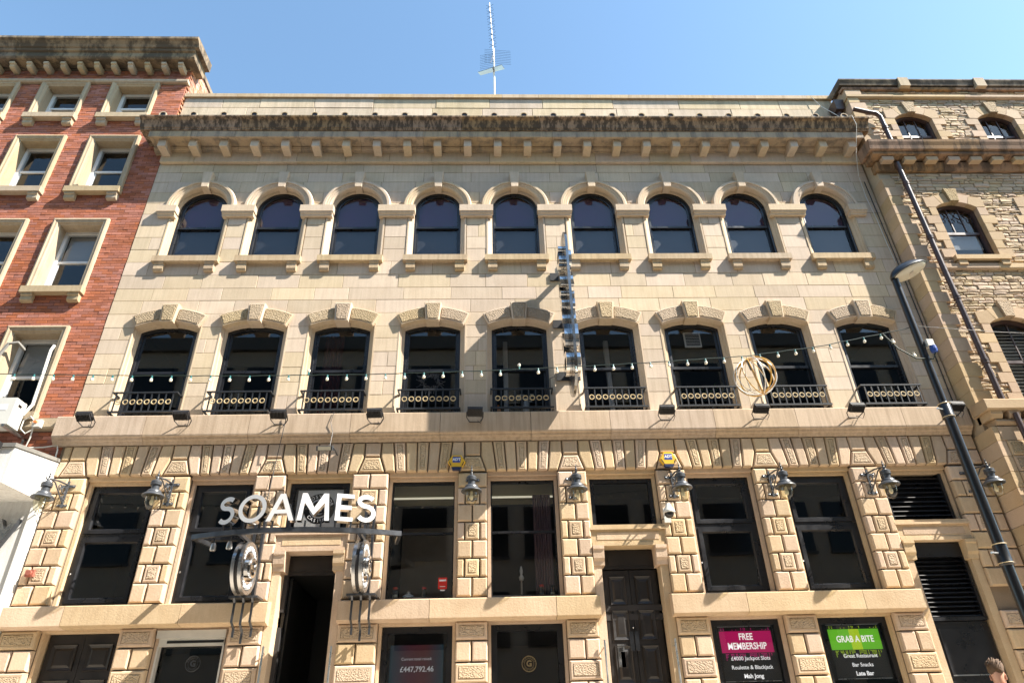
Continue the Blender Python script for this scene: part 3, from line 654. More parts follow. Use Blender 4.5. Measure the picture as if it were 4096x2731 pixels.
# posters and screen
def poster(name, label, x0, x1, z0, z1, band, lines, title, dot):
    o = MB().box(x0, x1, .216, .222, z0, z1).build(name, 'tblack'); tag(o, label, 'poster')
    e = .004
    MB().box(x0+.01, x1-.01, .2125, .2155, band[0], band[1]).build('colour_band', 'magenta' if dot == 'pink' else 'green', o)
    if dot == 'lime': MB().box((x0+x1)/2-.08, (x0+x1)/2+.10, .211, .2123, band[0], band[1]).build('colour_band', 'lime', o)
    for s, sz, z in title: textobj('lettering', s, sz, 'lit', ((x0+x1)/2, .2095, z), o, ext=.0008, bold=.003, sx=.80)
    for s, sz, z, bo in lines: textobj('lettering', s, sz, 'lit', ((x0+x1)/2+.02, .2120, z), o, ext=.001, bold=bo, sx=1.0)
    m = MB(); rnd = random.Random(3)
    for cx in range(int((x1-x0-.04)/.022)):
        x = x0+.03+cx*.022; n = rnd.choice((0, 0, 1, 2, 3, 5))
        for k in range(n): m.lathe([(.0, -.001), (.008, -.001), (.008, .001)], (x, .2135, band[0]-.02-k*.022), 6, axis='y')
        if rnd.random() < .45:
            for k in range(rnd.choice((1, 2))): m.lathe([(.0, -.001), (.008, -.001), (.008, .001)], (x, .2135, band[1]+.02+k*.022), 6, axis='y')
    m.build('dot_pattern', dot, o)
    MB().box(x0-.008, x1+.008, .2, .215, z1, z1+.007).box(x0-.008, x1+.008, .2, .215, z0-.007, z0).build('edge_strip', 'steel', o)
poster('poster', 'black and magenta FREE MEMBERSHIP poster in a street-level window', 3.94, 4.87, 2.035, 2.89, (2.475, 2.82), [('£4000 Jackpot Slots', .085, 2.385, .001), ('Roulette & Blackjack', .085, 2.245, .001), ('Mah Jong', .09, 2.11, .003)], [('FREE', .15, 2.725), ('MEMBERSHIP', .15, 2.575)], 'pink')
poster('poster', 'black and lime green GRAB A BITE poster in a street-level window', 5.86, 6.78, 2.035, 2.885, (2.485, 2.815), [('Great Restaurant', .085, 2.385, .001), ('Bar Snacks', .085, 2.245, .001), ('Late Bar', .09, 2.11, .003)], [('GRAB A BITE', .145, 2.65)], 'lime')
def screenmat():
    m, t, p = nodes('screen'); L = t.links.new; g = N(t, 'ShaderNodeNewGeometry'); sx_ = N(t, 'ShaderNodeSeparateXYZ'); L(g.outputs['Position'], sx_.inputs[0])
    mr = N(t, 'ShaderNodeMapRange', i_1=-1.72, i_2=-.84, i_3=0., i_4=1.); L(sx_.outputs[0], mr.inputs[0]); cr = N(t, 'ShaderNodeValToRGB'); L(mr.outputs[0], cr.inputs[0])
    e = cr.color_ramp.elements; e[0].color = (.006, .03, .045, 1); e[1].color = (.006, .035, .05, 1); k = e.new(.35); k.color = (.06, .007, .02, 1); k = e.new(.65); k.color = (.07, .008, .012, 1)
    L(cr.outputs[0], p.inputs['Emission Color']); p.inputs['Emission Strength'].default_value = .22; p.inputs['Base Color'].default_value = (.01, .01, .01, 1); return m
MT['screen'] = screenmat(); MT['screentext'] = plain('screen_text', (.45, .5, .52), .5, emit=.12)
sc = MB().box(-1.74, -.84, .26, .29, 1.95, 2.72).build('display_screen', 'screen'); tag(sc, 'dim display screen reading a raised total behind a street-level window', 'screen')
textobj('lettering', 'Current total raised:', .062, 'screentext', (-1.29, .257, 2.50), sc, ext=.001); textobj('lettering', '£447,792.46', .115, 'screentext', (-1.28, .257, 2.34), sc, ext=.001, bold=.002)
# steel pull rails beside the two doorways
for x, z1, l in ((-3.79, 2.70, 'left of the open entrance'), (-2.67, 2.68, 'right of the open entrance'), (1.885, 2.68, 'left of the dark panelled door'), (3.08, 2.68, 'right of the dark panelled door')):
    t = thing('grab_rail', 'slim vertical steel grab rail fixed to the stone '+l, 'rail', (x, -.1, 1.0), 'grab rails at the doorways')
    MB().tube([(x, -.13, .9), (x, -.13, z1)], .016, 10).build('rail', 'steel', t, True)
    for z in (1.0, z1-.1): MB().tube([(x, -.13, z), (x, .02, z)], .009, 8).build('bracket', 'steel', t)
# ------------------------------------------------------------------ red brick building, left
LB = thing('brick_building', 'tall red brick building with white sash windows and dark cornice, on the left', 'building', (-11.5, 0, 0))
LX0, LX1 = -15.0, -8.262; YB = .01
COLS = [-9.59, -11.46, -13.32]; ROWS = [(15.70, 16.91), (13.08, 14.78), (10.10, 11.96), (7.05, 8.95)]
MB().box(LX0, LX1-.01, YB+.012, .3, 0, 18.0).build('wall', 'brickmortar', LB) if False else None
bk = MB(); xs_ = [LX0]+sorted([e for c in COLS for e in (c-.49, c+.49)])+[LX1-.012]
for i in range(0, len(xs_), 2): bk.box(xs_[i], xs_[i+1], YB+.010, .3, 0, 17.6)
zs_ = [0]+sorted([e for r in ROWS for e in (r[0]-.02, r[1]+.02)])+[17.6]
for i in range(1, len(xs_)-1, 2):
    for j in range(0, len(zs_), 2): bk.box(xs_[i]+.001, xs_[i+1]-.001, YB+.010, .3, zs_[j], zs_[j+1])
bk.build('wall', 'brickmortar', LB)
its = []; z = 5.9; r = 0
while z < 17.6:
    x = LX1 - (0 if r % 2 else .115)
    if r % 2 == 0: pass
    x = LX1; first = .225 if r % 2 == 0 else .11
    while x > LX0:
        L_ = first if first else .225; first = None; a, b = x-L_+.008, x; x -= L_+.002
        cx, cz = (a+b)/2, z+.0375; hid = False
        for c_ in COLS:
            for z0, z1 in ROWS:
                if abs(cx-c_) < .55 and z0-.12 < cz < z1+.10: hid = True
        if 17.0 < cz < 17.11 or 6.66 < cz < 6.93 or hid: continue
        if abs(cx-COLS[2]) > 1.5 and cx < -14.4: continue
        m = MB().prism([(a, z), (b, z), (b, z+.067), (a, z+.067)], YB+random.uniform(-.004, .004), YB+.06, 0)
        its.append((key(cx, cz), m))
    z += .077; r += 1
# glazed order: each brick its own tint through shared palette of four meshes
pieces(its, 'brick', ['brick'], LB)
def lwindow(cx, z0, z1, kind):
    hw = .48
    o = MB().box(cx-hw, cx+hw, .26, .36, z1-.07, z1).box(cx-hw, cx-hw+.075, .26, .36, z0, z1-.07).box(cx+hw-.075, cx+hw, .26, .36, z0, z1-.07).box(cx-hw+.075, cx+hw-.075, .26, .36, z0, z0+.06).build('window', 'white', LB)
    zm = z0+(z1-z0)*.52
    MB().box(cx-.405, cx+.405, .28, .33, zm-.03, zm+.03).box(cx-.405, cx-.365, .30, .33, z0+.06, zm-.03).box(cx+.365, cx+.405, .30, .33, z0+.06, zm-.03).build('sash', 'white', o)
    MB().box(cx-.405, cx+.405, .300, .306, zm+.03, z1-.07).build('pane', 'glassb', o)
    if kind == 'vent':
        vb = MB().box(cx-.365, cx+.365, .335, .345, z0+.06, zm-.03).build('vent_backing', 'tblack', o)
        for k in range(7): MB().sweepx([(.30, z0+.07+k*.07), (.295, z0+.085+k*.07), (.335, z0+.125+k*.07), (.335, z0+.11+k*.07)], cx-.36, cx+.36).build('slat', 'plastic', o)
    else: MB().box(cx-.365, cx+.365, .318, .324, z0+.06, zm-.03).build('pane', 'glassb', o)
    MB().box(cx-.47, cx+.47, 1.4, 1.45, z0, z1).box(cx-.5, cx-.47, .37, 1.45, z0, z1).box(cx+.47, cx+.5, .37, 1.45, z0, z1).box(cx-.5, cx+.5, .37, 1.45, z1, z1+.03).box(cx-.5, cx+.5, .37, 1.45, z0-.03, z0).build('interior', 'room', o)
    if kind in ('blind', 'half'):
        MB().box(cx-.40, cx+.40, .39, .40, zm if kind == 'half' else z0+.1, z1-.05).build('roller_blind', 'blindw', o)
    sr = MB(); prof = [(-.16, .03), (-.16, -.06), (-.12, -.075), (-.09, -.055), (-.05, -.05), (-.03, -.02), (-.0, .0), (0, .3)]
    rows = []
    for off, y in prof: rows.append([(cx-hw+off, y, z0), (cx-hw+off, y, z1-off), (cx+hw-off, y, z1-off), (cx+hw-off, y, z0)])
    sr.grid(rows); sr.build('surround', 'dressing', o)
    MB().box(cx-.66, cx+.66, -.15, .28, z0-.16, z0).build('sill', 'dressing', o)
    for s in (-1, 1): MB().sweepx([(.05, z0-.161), (-.12, z0-.161), (-.12, z0-.22), (-.09, z0-.24), (-.09, z0-.33), (-.06, z0-.36), (.05, z0-.36)], cx+s*.5-.12, cx+s*.5+.12).build('corbel', 'dressing', o)
    return o
LW = {}
for ci, c_ in enumerate(COLS):
    for ri, (z0, z1) in enumerate(ROWS):
        kind = {(0, 0): 'vent', (2, 0): 'vent', (0, 2): 'half', (0, 3): 'half'}.get((ci, ri), 'open')
        LW[(ci, ri)] = lwindow(c_, z0, z1, kind)
seg(LX0, LX1+.06, [(.05, 17.115), (-.06, 17.115), (-.10, 17.09), (-.10, 17.03), (-.07, 17.0), (.05, 17.0)], 'string_stone', 'dressing', LB, 1.2, 2.)
seg(LX0, LX1-.0, [(.05, 6.92), (-.10, 6.92), (-.10, 6.74), (-.07, 6.70), (.05, 6.69)], 'string_stone', 'dressing', LB, 1.2, 2.)
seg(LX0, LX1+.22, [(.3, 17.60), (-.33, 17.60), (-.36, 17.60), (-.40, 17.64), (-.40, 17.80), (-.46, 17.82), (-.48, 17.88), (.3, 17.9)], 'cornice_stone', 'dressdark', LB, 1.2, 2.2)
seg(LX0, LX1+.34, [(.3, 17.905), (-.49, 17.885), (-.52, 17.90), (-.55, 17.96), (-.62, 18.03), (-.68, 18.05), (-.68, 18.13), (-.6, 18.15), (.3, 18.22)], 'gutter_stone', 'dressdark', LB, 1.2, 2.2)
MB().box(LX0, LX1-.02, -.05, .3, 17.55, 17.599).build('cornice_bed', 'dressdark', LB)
for k in range(15):
    x = -8.42-.452*k; MB().sweepx([(.0, 17.54), (-.31, 17.54), (-.31, 17.47), (-.27, 17.455), (-.26, 17.40), (-.22, 17.37), (.0, 17.37)], x-.065, x+.065).build('cornice_bracket', 'dressing', LB)
# gable return above the neighbour's parapet
its = []; z = 14.9; r = 0
while z < 18.0:
    y = .12 if r % 2 else .02
    while y < 9:
        m = MB().box(LX1-.02, LX1+.03+random.uniform(-.006, .006), y+.004, y+.221, z, z+.066); its.append((key(LX1, z, y) if y < 5 else 1e6, m)); y += .23
    z += .077; r += 1
pieces(its, 'gable_brick', ['oldbrick'], LB, 250)
MB().box(LX1-.3, LX1+.012, .3, 9, 0, 18.0).build('gable_wall', 'brickmortar', LB)
MB().box(LX1-.35, LX1+.07, .31, 9, 18.0, 18.14).build('gable_coping', 'dressdark', LB)
MB().box(LX0, LX1-.31, .31, 9, 17.8, 18.0).build('roof', 'roof', LB)
# window fan unit standing in a sash (second row, second column)
fz = ROWS[1][0]
fb = thing('window_fan', 'small white caged fan unit standing inside a brick-building window', 'fan', (-11.1, .34, fz+.06))
MB().box(-11.32, -10.98, .345, .40, fz+.06, fz+.42).build('casing', 'blackmatt', fb)
m = MB()
for k in range(4): m.box(-11.32+.085*k, -11.305+.085*k, .328, .343, fz+.06, fz+.42)
for k in range(5): m.box(-11.32, -11.05, .327, .342, fz+.06+k*.085, fz+.075+k*.085)
m.build('grille', 'plastic', fb); MB().box(-11.06, -10.98, .33, .40, fz+.06, fz+.44).build('side_case', 'white', fb)
# white shop unit stuck on the brick building's ground storey
WS = thing('white_shopfront', 'white rendered shopfront with projecting fascia box at the lower left edge', 'shopfront', (-9.5, -.6, 0))
m = MB(); prof = [(0, 5.22), (-1.3, 5.17), (-1.3, 5.80), (0, 6.02)]; m.sweepx(prof, -12.5, -8.205); m.build('fascia_box', 'whitedirty', WS)
MB().sweepx([(-.01, 6.025), (-1.34, 5.80), (-1.34, 5.87), (-.01, 6.09)], -12.5, -8.185).build('lead_flashing', 'greyflash', WS)
MB().sweepx([(-1.345, 5.86), (-1.45, 5.86), (-1.45, 5.76), (-1.345, 5.76)], -12.5, -8.40).build('gutter', 'blackmatt', WS)
MB().box(-12.5, -8.215, -.16, .0, .12, 5.215).build('wall', 'whitedirty', WS); MB().box(-8.32, -8.205, -.20, -.161, .12, 5.215).build('corner_strip', 'white', WS)
for s, x, sz in (('t', -8.98, .85), ('y', -8.58, .85)): textobj('letter', s, sz, 'steel', (x, -.26, 4.72), WS, ext=.06, bold=.012, side='darksteel')
# ------------------------------------------------------------------ rubble-stone building, right
RB = thing('rubble_building', 'rough sandstone building with dark cornice and quoined windows, on the right', 'building', (12, 0, 0))
RX0, RX1, YR = 9.70, 16.2, -.37
RC = [11.27, 13.52]; RW = [(14.10, 15.24, .20), (10.58, 12.10, .17), (6.86, 8.76, .17)]; RH = .50
m = MB(); xs_ = [RX0+.02]+[e for c in RC for e in (c-RH-.01, c+RH+.01)]+[RX1]
for i in range(0, len(xs_), 2): m.box(xs_[i], xs_[i+1], YR+.02, YR+.3, 0, 16.5)
zs_ = [0]+[6.84, 8.95, 10.56, 12.29, 14.08, 15.46]+[16.5]
for i in range(1, len(xs_)-1, 2):
    for j in range(0, len(zs_), 2): m.box(xs_[i]+.001, xs_[i+1]-.001, YR+.02, YR+.3, zs_[j], zs_[j+1])
m.box(RX0+.02, RX0+.3, YR+.3, 9, 0, 16.5); m.build('wall', 'rubmortar', RB)
# party-wall face above the neighbour's cornice
its = []; z = 6.9
while z < 16.4:
    h = random.choice((.06, .07, .08, .095, .12)); x = 10.02
    if 13.2 < z < 13.95 or 10.2 < z < 10.38 or 15.98 < z < 16.13: z += .1; continue
    while x < 15.4:
        L_ = random.uniform(.12, .40); a, b = x, x+L_; x = b; cx = (a+b)/2; cz = z+h/2; hid = False
        for c_ in RC:
            for z0, zsn, rs in RW:
                if z0 < cz < zsn+rs+.05 and abs(cx-c_) < RH+.18: hid = True
        if hid: continue
        j = lambda: random.uniform(-.004, .003); y0 = YR+random.uniform(-.018, .006)
        p = [(a+.006+j(), z+.005+j()), ((a+b)/2, z+.004+j()), (b-.006+j(), z+.005+j()), (b-.006+j(), z+h-.006+j()), ((a+b)/2, z+h-.004+j()), (a+.006+j(), z+h-.006+j())]
        m = MB(); back = [(q[0], YR+.05, q[1]) for q in p]; mid = [(q[0], y0+.03, q[1]) for q in p]; fr = [(q[0], y0+random.uniform(-.008, .012), q[1]) for q in inset(p, .008)]
        cen = [(cx, y0-random.uniform(-.004, .012), cz)]
        m.v = back+mid+fr+cen; m.f = [(k, (k+1) % 6, 6+(k+1) % 6, 6+k) for k in range(6)]+[(6+k, 6+(k+1) % 6, 12+(k+1) % 6, 12+k) for k in range(6)]+[(12+k, 12+(k+1) % 6, 18) for k in range(6)]; m.m = [0]*len(m.f)
        its.append((key(cx, cz, -.3), m))
    z += h
pieces(its, 'rubble_stone', ['rubble'], RB)
# corner pilaster quoins
z = 6.85; k = 0
while z < 16.4:
    h = random.uniform(.26, .36)
    if not 13.1 < z+h/2 < 13.98: MB().prism([(RX0, z+.003), (RX0+(.30 if k % 2 else .44), z+.003), (RX0+(.30 if k % 2 else .44), z+h-.003), (RX0, z+h-.003)], YR-.06, .02 if z < 14.5 else .45, .006).build('quoin_block', 'quoin', RB)
    z += h; k += 1
def rwindow(cx, z0, zs, rise, style):
    o = MB(); sweep_arch(o, RH, z0, zs, rise, [(0, .10), (-.07, .10), (-.07, .2), (0, .2)], True, 10); o.box(-RH, RH, .10, .2, z0, z0+.06)
    for i in range(len(o.v)): o.v[i] = (o.v[i][0]+cx, o.v[i][1]+YR, o.v[i][2])
    o = o.build('window', 'pipe', RB); zm = z0+(zs-z0)*.55; Y = YR+.14
    MB().box(cx-.43, cx+.43, Y, Y+.05, zm-.035, zm+.035).build('meeting_rail', 'pipe', o)
    up = [(x+cx, z) for x, z in arch_path(RH-.07, zm+.03, zs, rise-.02, 0, 10)]
    MB().prism(up, Y+.02, Y+.026).build('pane', 'glassb', o); MB().box(cx-.43, cx+.43, Y+.03, Y+.036, z0+.05, zm-.03).build('pane', 'glassb', o)
    if style == 'bars':
        for s in (-1, 1): MB().box(cx+s*.145-.012, cx+s*.145+.012, Y, Y+.018, z0+.06, zs+rise-.09).build('glazing_bar', 'pipe', o)
    if style == 'leaded':
        for s in (-1, 1): MB().box(cx+s*.145-.012, cx+s*.145+.012, Y, Y+.018, zm+.03, zs+rise-.09).build('glazing_bar', 'pipe', o)
        for s in range(4): MB().torus((cx-.33+s*.22, Y+.012, zs-.12), .10, .008, 'y', 14, 4).torus((cx-.33+s*.22, Y+.012, zs-.28), .07, .007, 'y', 12, 4).build('leading', 'pipe', o)
        MB().box(cx-.42, cx+.42, Y+.09, Y+.10, z0+.42, zm+.02).build('roller_blind', 'blindw', o)
    if style == 'blind':
        MB().box(cx-.012, cx+.012, Y, Y+.018, z0+.06, zs+rise-.09).build('glazing_bar', 'pipe', o)
        for k in range(22): MB().box(cx-.42, cx+.42, Y+.09, Y+.115, z0+.1+k*.083, z0+.112+k*.083).build('blind_slat', 'plastic', o)
    MB().box(cx-.5, cx+.5, 1.0, 1.05, z0, zs+rise).box(cx-.56, cx-.51, YR+.21, 1.05, z0, zs+rise).box(cx+.51, cx+.56, YR+.21, 1.05, z0, zs+rise).box(cx-.56, cx+.56, YR+.21, 1.05, zs+rise, zs+rise+.04).box(cx-.56, cx+.56, YR+.21, 1.05, z0-.04, z0).build('interior', 'room', o)
    # quoined jambs
    z = z0; k = 0; n = max(4, round((zs-z0)/.24)); h = (zs-z0)/n
    for k in range(n):
        wv = .20 if k % 2 else .34
        for s in (-1, 1):
            a, b = sorted((cx+s*RH, cx+s*(RH+wv+random.uniform(-.03, .03)))); MB().prism([(a, z+.003), (b, z+.003), (b, z+h-.003), (a, z+h-.003)], YR-.03+random.uniform(-.004, .004), YR+.26, .005).build('jamb_stone', 'quoin', o)
        z += h
    R = (RH*RH+rise*rise)/(2*rise); zc = zs+rise-R; am = math.asin(RH/R)
    for k in range(5):
        t0, t1 = -am+2*am*k/5, -am+2*am*(k+1)/5; t0 += .004; t1 -= .004; Ro = R+.27
        inn = [(cx+R*math.sin(t0+(t1-t0)*q/3), zc+R*math.cos(t0+(t1-t0)*q/3)) for q in range(4)]
        f = 1.0
        if k in (0, 4):
            ex = cx+(-1 if k == 0 else 1)*(RH+.22); top = zc+Ro*math.cos(t1 if k == 0 else t0)
            poly = inn+([(cx+Ro*math.sin(t1), top), (ex, top-.05), (ex, zs+.01)] if k == 0 else [(ex, zs+.01), (ex, top-.05), (cx+Ro*math.sin(t0), top)])
        else:
            e = .13 if k == 2 else .02
            poly = inn+[(cx+(Ro+e)*math.sin(t1)*1.03-(.03*cx if 0 else 0), zc+(Ro+e)*math.cos(t1)), (cx+(Ro+e)*math.sin(t0)*1.03, zc+(Ro+e)*math.cos(t0))]
        MB().prism(poly, YR-(.09 if k == 2 else .035), YR+.26, .005).build('keystone' if k == 2 else 'arch_stone', 'rverm' if k == 2 else 'quoin', o)
    if z0 < 14:
        MB().box(cx-.64, cx+.64, YR-.13, YR+.12, z0-.12, z0-.001).build('sill', 'quoin', o)
        for s in (-1, 1): MB().box(cx+s*.5-.1, cx+s*.5+.1, YR-.1, YR+.1, z0-.25, z0-.121).build('corbel', 'quoin', o)
    return o
for c_ in RC:
    rwindow(c_, *RW[0], 'bars'); rwindow(c_, *RW[1], 'leaded'); rwindow(c_, *RW[2], 'blind')
def rseg(x0, prof, name, mats, lo=1.2, hi=2.2): seg(x0, RX1, [(y+YR, z) for y, z in prof], name, mats, RB, lo, hi)
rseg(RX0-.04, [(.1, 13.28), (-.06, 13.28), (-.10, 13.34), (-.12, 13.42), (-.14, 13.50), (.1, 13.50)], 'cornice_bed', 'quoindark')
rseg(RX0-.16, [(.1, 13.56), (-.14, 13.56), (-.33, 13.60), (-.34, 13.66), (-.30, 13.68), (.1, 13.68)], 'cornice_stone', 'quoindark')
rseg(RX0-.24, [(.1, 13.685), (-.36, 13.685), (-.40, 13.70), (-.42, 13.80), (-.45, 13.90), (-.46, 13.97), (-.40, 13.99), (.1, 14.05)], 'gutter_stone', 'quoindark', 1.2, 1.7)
for k in range(11): MB().box(RX0+.08+k*.56, RX0+.36+k*.56, YR-.28, YR+.05, 13.44, 13.56).build('cornice_bracket', 'quoin', RB)
rseg(RX0-.02, [(.1, 10.22), (-.05, 10.22), (-.07, 10.25), (-.07, 10.37), (.1, 10.39)], 'string_stone', 'quoin')
rseg(RX0-.03, [(.1, 16.0), (-.06, 16.0), (-.10, 16.03), (-.10, 16.10), (.1, 16.14)], 'string_stone', 'quoin')
rseg(RX0-.06, [(.1, 16.34), (-.08, 16.34), (-.10, 16.40), (.1, 16.44)], 'coping_bed', 'quoindark')
rseg(RX0-.12, [(.4, 16.46), (-.12, 16.46), (-.14, 16.55), (-.17, 16.62), (-.17, 16.66), (.4, 16.70)], 'coping_stone', 'dressdark')
for k in range(3): MB().box(11.22+k*2.13, 11.50+k*2.13, YR-.20, YR+.1, 16.36, 16.69).build('coping_block', 'dressing', RB)
MB().box(RX0+.3, RX1, .0, 9, 16.0, 16.3).build('roof', 'roof', RB)
rseg(RX0-.06, [(.1, 6.84), (-.36, 6.80), (-.38, 6.78), (-.38, 6.60), (-.32, 6.58), (.1, 6.58)], 'ledge_stone', 'quoin', 1.0, 1.8)
for k in range(14): MB().sweepx([(YR+.1, 6.579), (YR-.32, 6.579), (YR-.32, 6.50), (YR-.27, 6.43), (YR+.1, 6.43)], RX0+.02+k*.36, RX0+.25+k*.36).build('ledge_bracket', 'quoin', RB)
rseg(RX0+.1, [(.1, 6.429), (-.24, 6.42), (-.28, 6.36), (-.24, 6.30), (.1, 6.29)], 'ledge_moulding', 'quoin')
z = 6.28; k = 0
while z > .3:
    h = .31 if z < 6 else .30; x = RX0+(.16 if z < 6.1 else .1); w0 = .34 if k % 2 else .52
    MB().prism([(RX0-.01, z-h+.004), (x-.004, z-h+.004), (x-.004, z-.004), (RX0-.01, z-.004)], YR-.22, .0, .004).build('edge_block', 'quoin', RB)
    if k == 0: MB().prism([(x, z-h+.004), (RX1, z-h+.004), (RX1, z-.004), (x, z-.004)], YR-.23, YR+.1, .008).build('ground_block', 'quoin', RB)
    else:
        while x < 13.4:
            MB().prism([(x+.006, z-h+.006), (x+w0-.006, z-h+.006), (x+w0-.006, z-.006), (x+.006, z-.006)], YR-.25, YR+.1, .016, panel=.025, praise=.006).build('ground_block', ['quoin', 'rverm'], RB); x += w0; w0 = .5
    z -= h; k += 1
YS = YR-.18
hs = MB().box(9.80, 9.99, YS-.098, YS-.086, 4.84, 5.05).build('hydrant_sign', 'yellow'); tag(hs, 'small yellow hydrant plate with a black H on the right building', 'sign')
MB().box(9.845, 9.863, YS-.102, YS-.098, 4.87, 5.02).box(9.93, 9.948, YS-.102, YS-.098, 4.87, 5.02).box(9.863, 9.93, YS-.102, YS-.098, 4.935, 4.953).box(9.80, 9.99, YS-.1015, YS-.098, 4.84, 4.847).box(9.80, 9.99, YS-.1015, YS-.098, 5.043, 5.05).box(9.80, 9.807, YS-.1014, YS-.098, 4.847, 5.043).box(9.983, 9.99, YS-.1014, YS-.098, 4.847, 5.043).build('black_marking', 'tblack', hs)
# ------------------------------------------------------------------ things on the facade
# window railings
def railing():
    t = thing('window_railing', '', 'railing', (0, 0, 0), 'iron railings below the first-floor windows', world=False)
    MB().box(-.64, .64, -.15, -.115, 7.425, 7.455).box(-.64, -.61, -.115, .1, 7.425, 7.455).box(.61, .64, -.115, .1, 7.425, 7.455).build('top_rail', 'iron', t)
    MB().box(-.64, .64, -.15, -.115, 7.0, 7.035).box(-.64, -.61, -.115, .1, 7.0, 7.035).box(.61, .64, -.115, .1, 7.0, 7.035).build('bottom_rail', 'iron', t)
    for k in range(9):
        x = -.56+.14*k; MB().box(x-.011, x+.011, -.143, -.121, 7.036, 7.424).build('baluster', 'iron', t)
    for k in range(8): MB().torus((-.49+.14*k, -.132, 7.235), .048, .012, 'y', 18, 6).build('ring', 'brass', t, True)
    MB().box(-.56, .56, -.137, -.127, 7.23, 7.24).build('ring_bar', 'iron', t)
    return t
rl = railing(); trl = tree(rl)
ORD = ['first', 'second', 'third', 'fourth', 'fifth', 'sixth', 'seventh', 'eighth', 'ninth']
for i, c in enumerate(XC): place(trl, i == 0, (c+.0, 0, 0), 'black iron railing with pale rings below the %s first-floor window from the left' % ORD[i])
# wall lanterns
def lantern():
    t = thing('wall_lantern', '', 'lantern', (0, 0, 0), 'grey swan-neck wall lanterns on the rusticated piers', world=False)
    m = MB().box(-.018, .018, -.10, -.075, 5.12, 5.62); m.build('wall_bar', 'lampgrey', t)
    MB().box(-.13, .13, -.085, -.065, 5.50, 5.55).build('wall_strap', 'lampgrey', t); MB().box(-.09, .09, -.085, -.065, 5.14, 5.18).build('wall_strap', 'lampgrey', t)
    for x, z in ((-.11, 5.525), (.11, 5.525), (-.07, 5.16), (.07, 5.16)): MB().lathe([(0, -.022), (.014, -.015), (.016, 0)], (x, -.085, z), 8, axis='y').build('bolt', 'steel', t)
    MB().tube([(0, -.09, 5.55), (0, -.4, 5.52), (0, -.66, 5.46)], .016, 8).build('arm', 'lampgrey', t, True)
    MB().tube([(0, -.09, 5.20), (0, -.16, 5.24), (0, -.30, 5.34), (0, -.48, 5.46), (0, -.62, 5.47)], .012, 8).build('brace', 'lampgrey', t, True)
    for y, z, r in ((-.17, 5.42, .055), (-.30, 5.44, .042), (-.13, 5.29, .03)): MB().torus((0, y, z), r, .010, 'x', 14, 6).build('scroll_ring', 'lampgrey', t, True)
    Y = -.68
    MB().lathe([(0, 5.60), (.006, 5.57), (.014, 5.54), (.008, 5.525), (.020, 5.505), (.020, 5.49), (.010, 5.475), (.022, 5.46), (.024, 5.42), (.045, 5.405), (.05, 5.39)], (0, Y, 0), 12).build('finial', 'lampgrey', t, True)
    MB().tube([(0, Y, 5.44), (0, Y-.07, 5.43), (0, Y-.085, 5.46)], [.014, .010, .012], 8).build('hook', 'lampgrey', t, True)
    MB().lathe([(.03, 5.395), (.075, 5.385), (.092, 5.37), (.092, 5.34), (.086, 5.335), (.094, 5.325), (.092, 5.305), (.07, 5.30), (.068, 5.225), (.10, 5.215), (.118, 5.195), (.122, 5.165), (.15, 5.15), (.178, 5.128), (.188, 5.105), (.182, 5.095), (.15, 5.11), (.12, 5.12)], (0, Y, 0), 24).build('hood', 'lampgrey', t, True)
    MB().lathe([(.118, 5.115), (.122, 5.07), (.118, 5.01), (.10, 4.94), (.07, 4.885), (.03, 4.855), (0.002, 4.85)], (0, Y, 0), 20).build('globe', 'lampglass', t, True)
    MB().lathe([(0.001, 5.12), (.02, 5.10), (.022, 5.05), (.035, 5.02), (.036, 4.98), (.02, 4.95), (.001, 4.945)], (0, Y, 0), 10).build('lamp_bulb', 'bulb', t, True)
    return t
ln = lantern(); tl = tree(ln)
LX = [(-7.86, 'leftmost, beside the white shopfront'), (-5.95, 'between the two left ground-storey windows'), (-.35, 'between the two plain tall windows'), (1.55, 'left of the dark panelled door'), (3.45, 'above the white dome camera'), (5.34, 'between the windows over the two posters'), (7.26, 'left of the louvred bay'), (9.22, 'behind the street lamp post, rightmost')]
for i, (x, l) in enumerate(LX): place(tl, i == 0, (x, 0, .0), 'grey bracket wall lantern with clear glass globe, '+l)
# floodlights on the band
def flood():
    t = thing('floodlight', '', 'floodlight', (0, 0, 0), 'black floodlights along the stone band', world=False)
    # body tilted, washing the wall above
    R_ = Matrix.Rotation(math.radians(-35), 4, 'X')
    m = MB().box(-.145, .145, -.09, .09, -.02, .03); m.box(-.15, .15, -.095, .095, .03, .045); m.v = [tuple(R_ @ Vector(v)) for v in m.v]; b_ = m.build('body', 'blackmatt', t)
    for k in range(11):
        m = MB().box(-.13+k*.026-.004, -.13+k*.026+.004, -.08, .08, -.06, -.021); m.v = [tuple(R_ @ Vector(v)) for v in m.v]; m.build('fin', 'blackmatt', b_)
    m = MB().box(-.135, .135, -.08, .08, .0451, .05); m.v = [tuple(R_ @ Vector(v)) for v in m.v]; m.build('lens', 'fglass', t)
    MB().tube([(-.16, 0, 0), (-.16, .12, -.06), (-.10, .20, -.12), (.10, .20, -.12), (.16, .12, -.06), (.16, 0, 0)], .010, 6).build('yoke', 'blackmatt', t)
    MB().tube([(.13, .0, -.03), (.15, .04, -.12), (.11, .08, -.20), (.06, .10, -.14), (.05, .17, -.10)], .006, 6).build('cable_loop', 'wireb', t, True)
    return t
fl = flood(); tf = tree(fl)
FX = [(-7.78, 'at the left end of the stone band'), (-5.95, 'below and right of the first railing'), (-4.10, 'on the band between the second and third railings'), (-2.25, 'on the band between the third and fourth railings'), (-.30, 'on the band just left of the blade sign, in its shadow'), (3.48, 'on the band between the sixth and seventh railings'), (5.36, 'on the band below the wire ball ornament'), (7.28, 'on the band between the eighth and ninth railings'), (9.30, 'in shade at the right end of the stone band')]
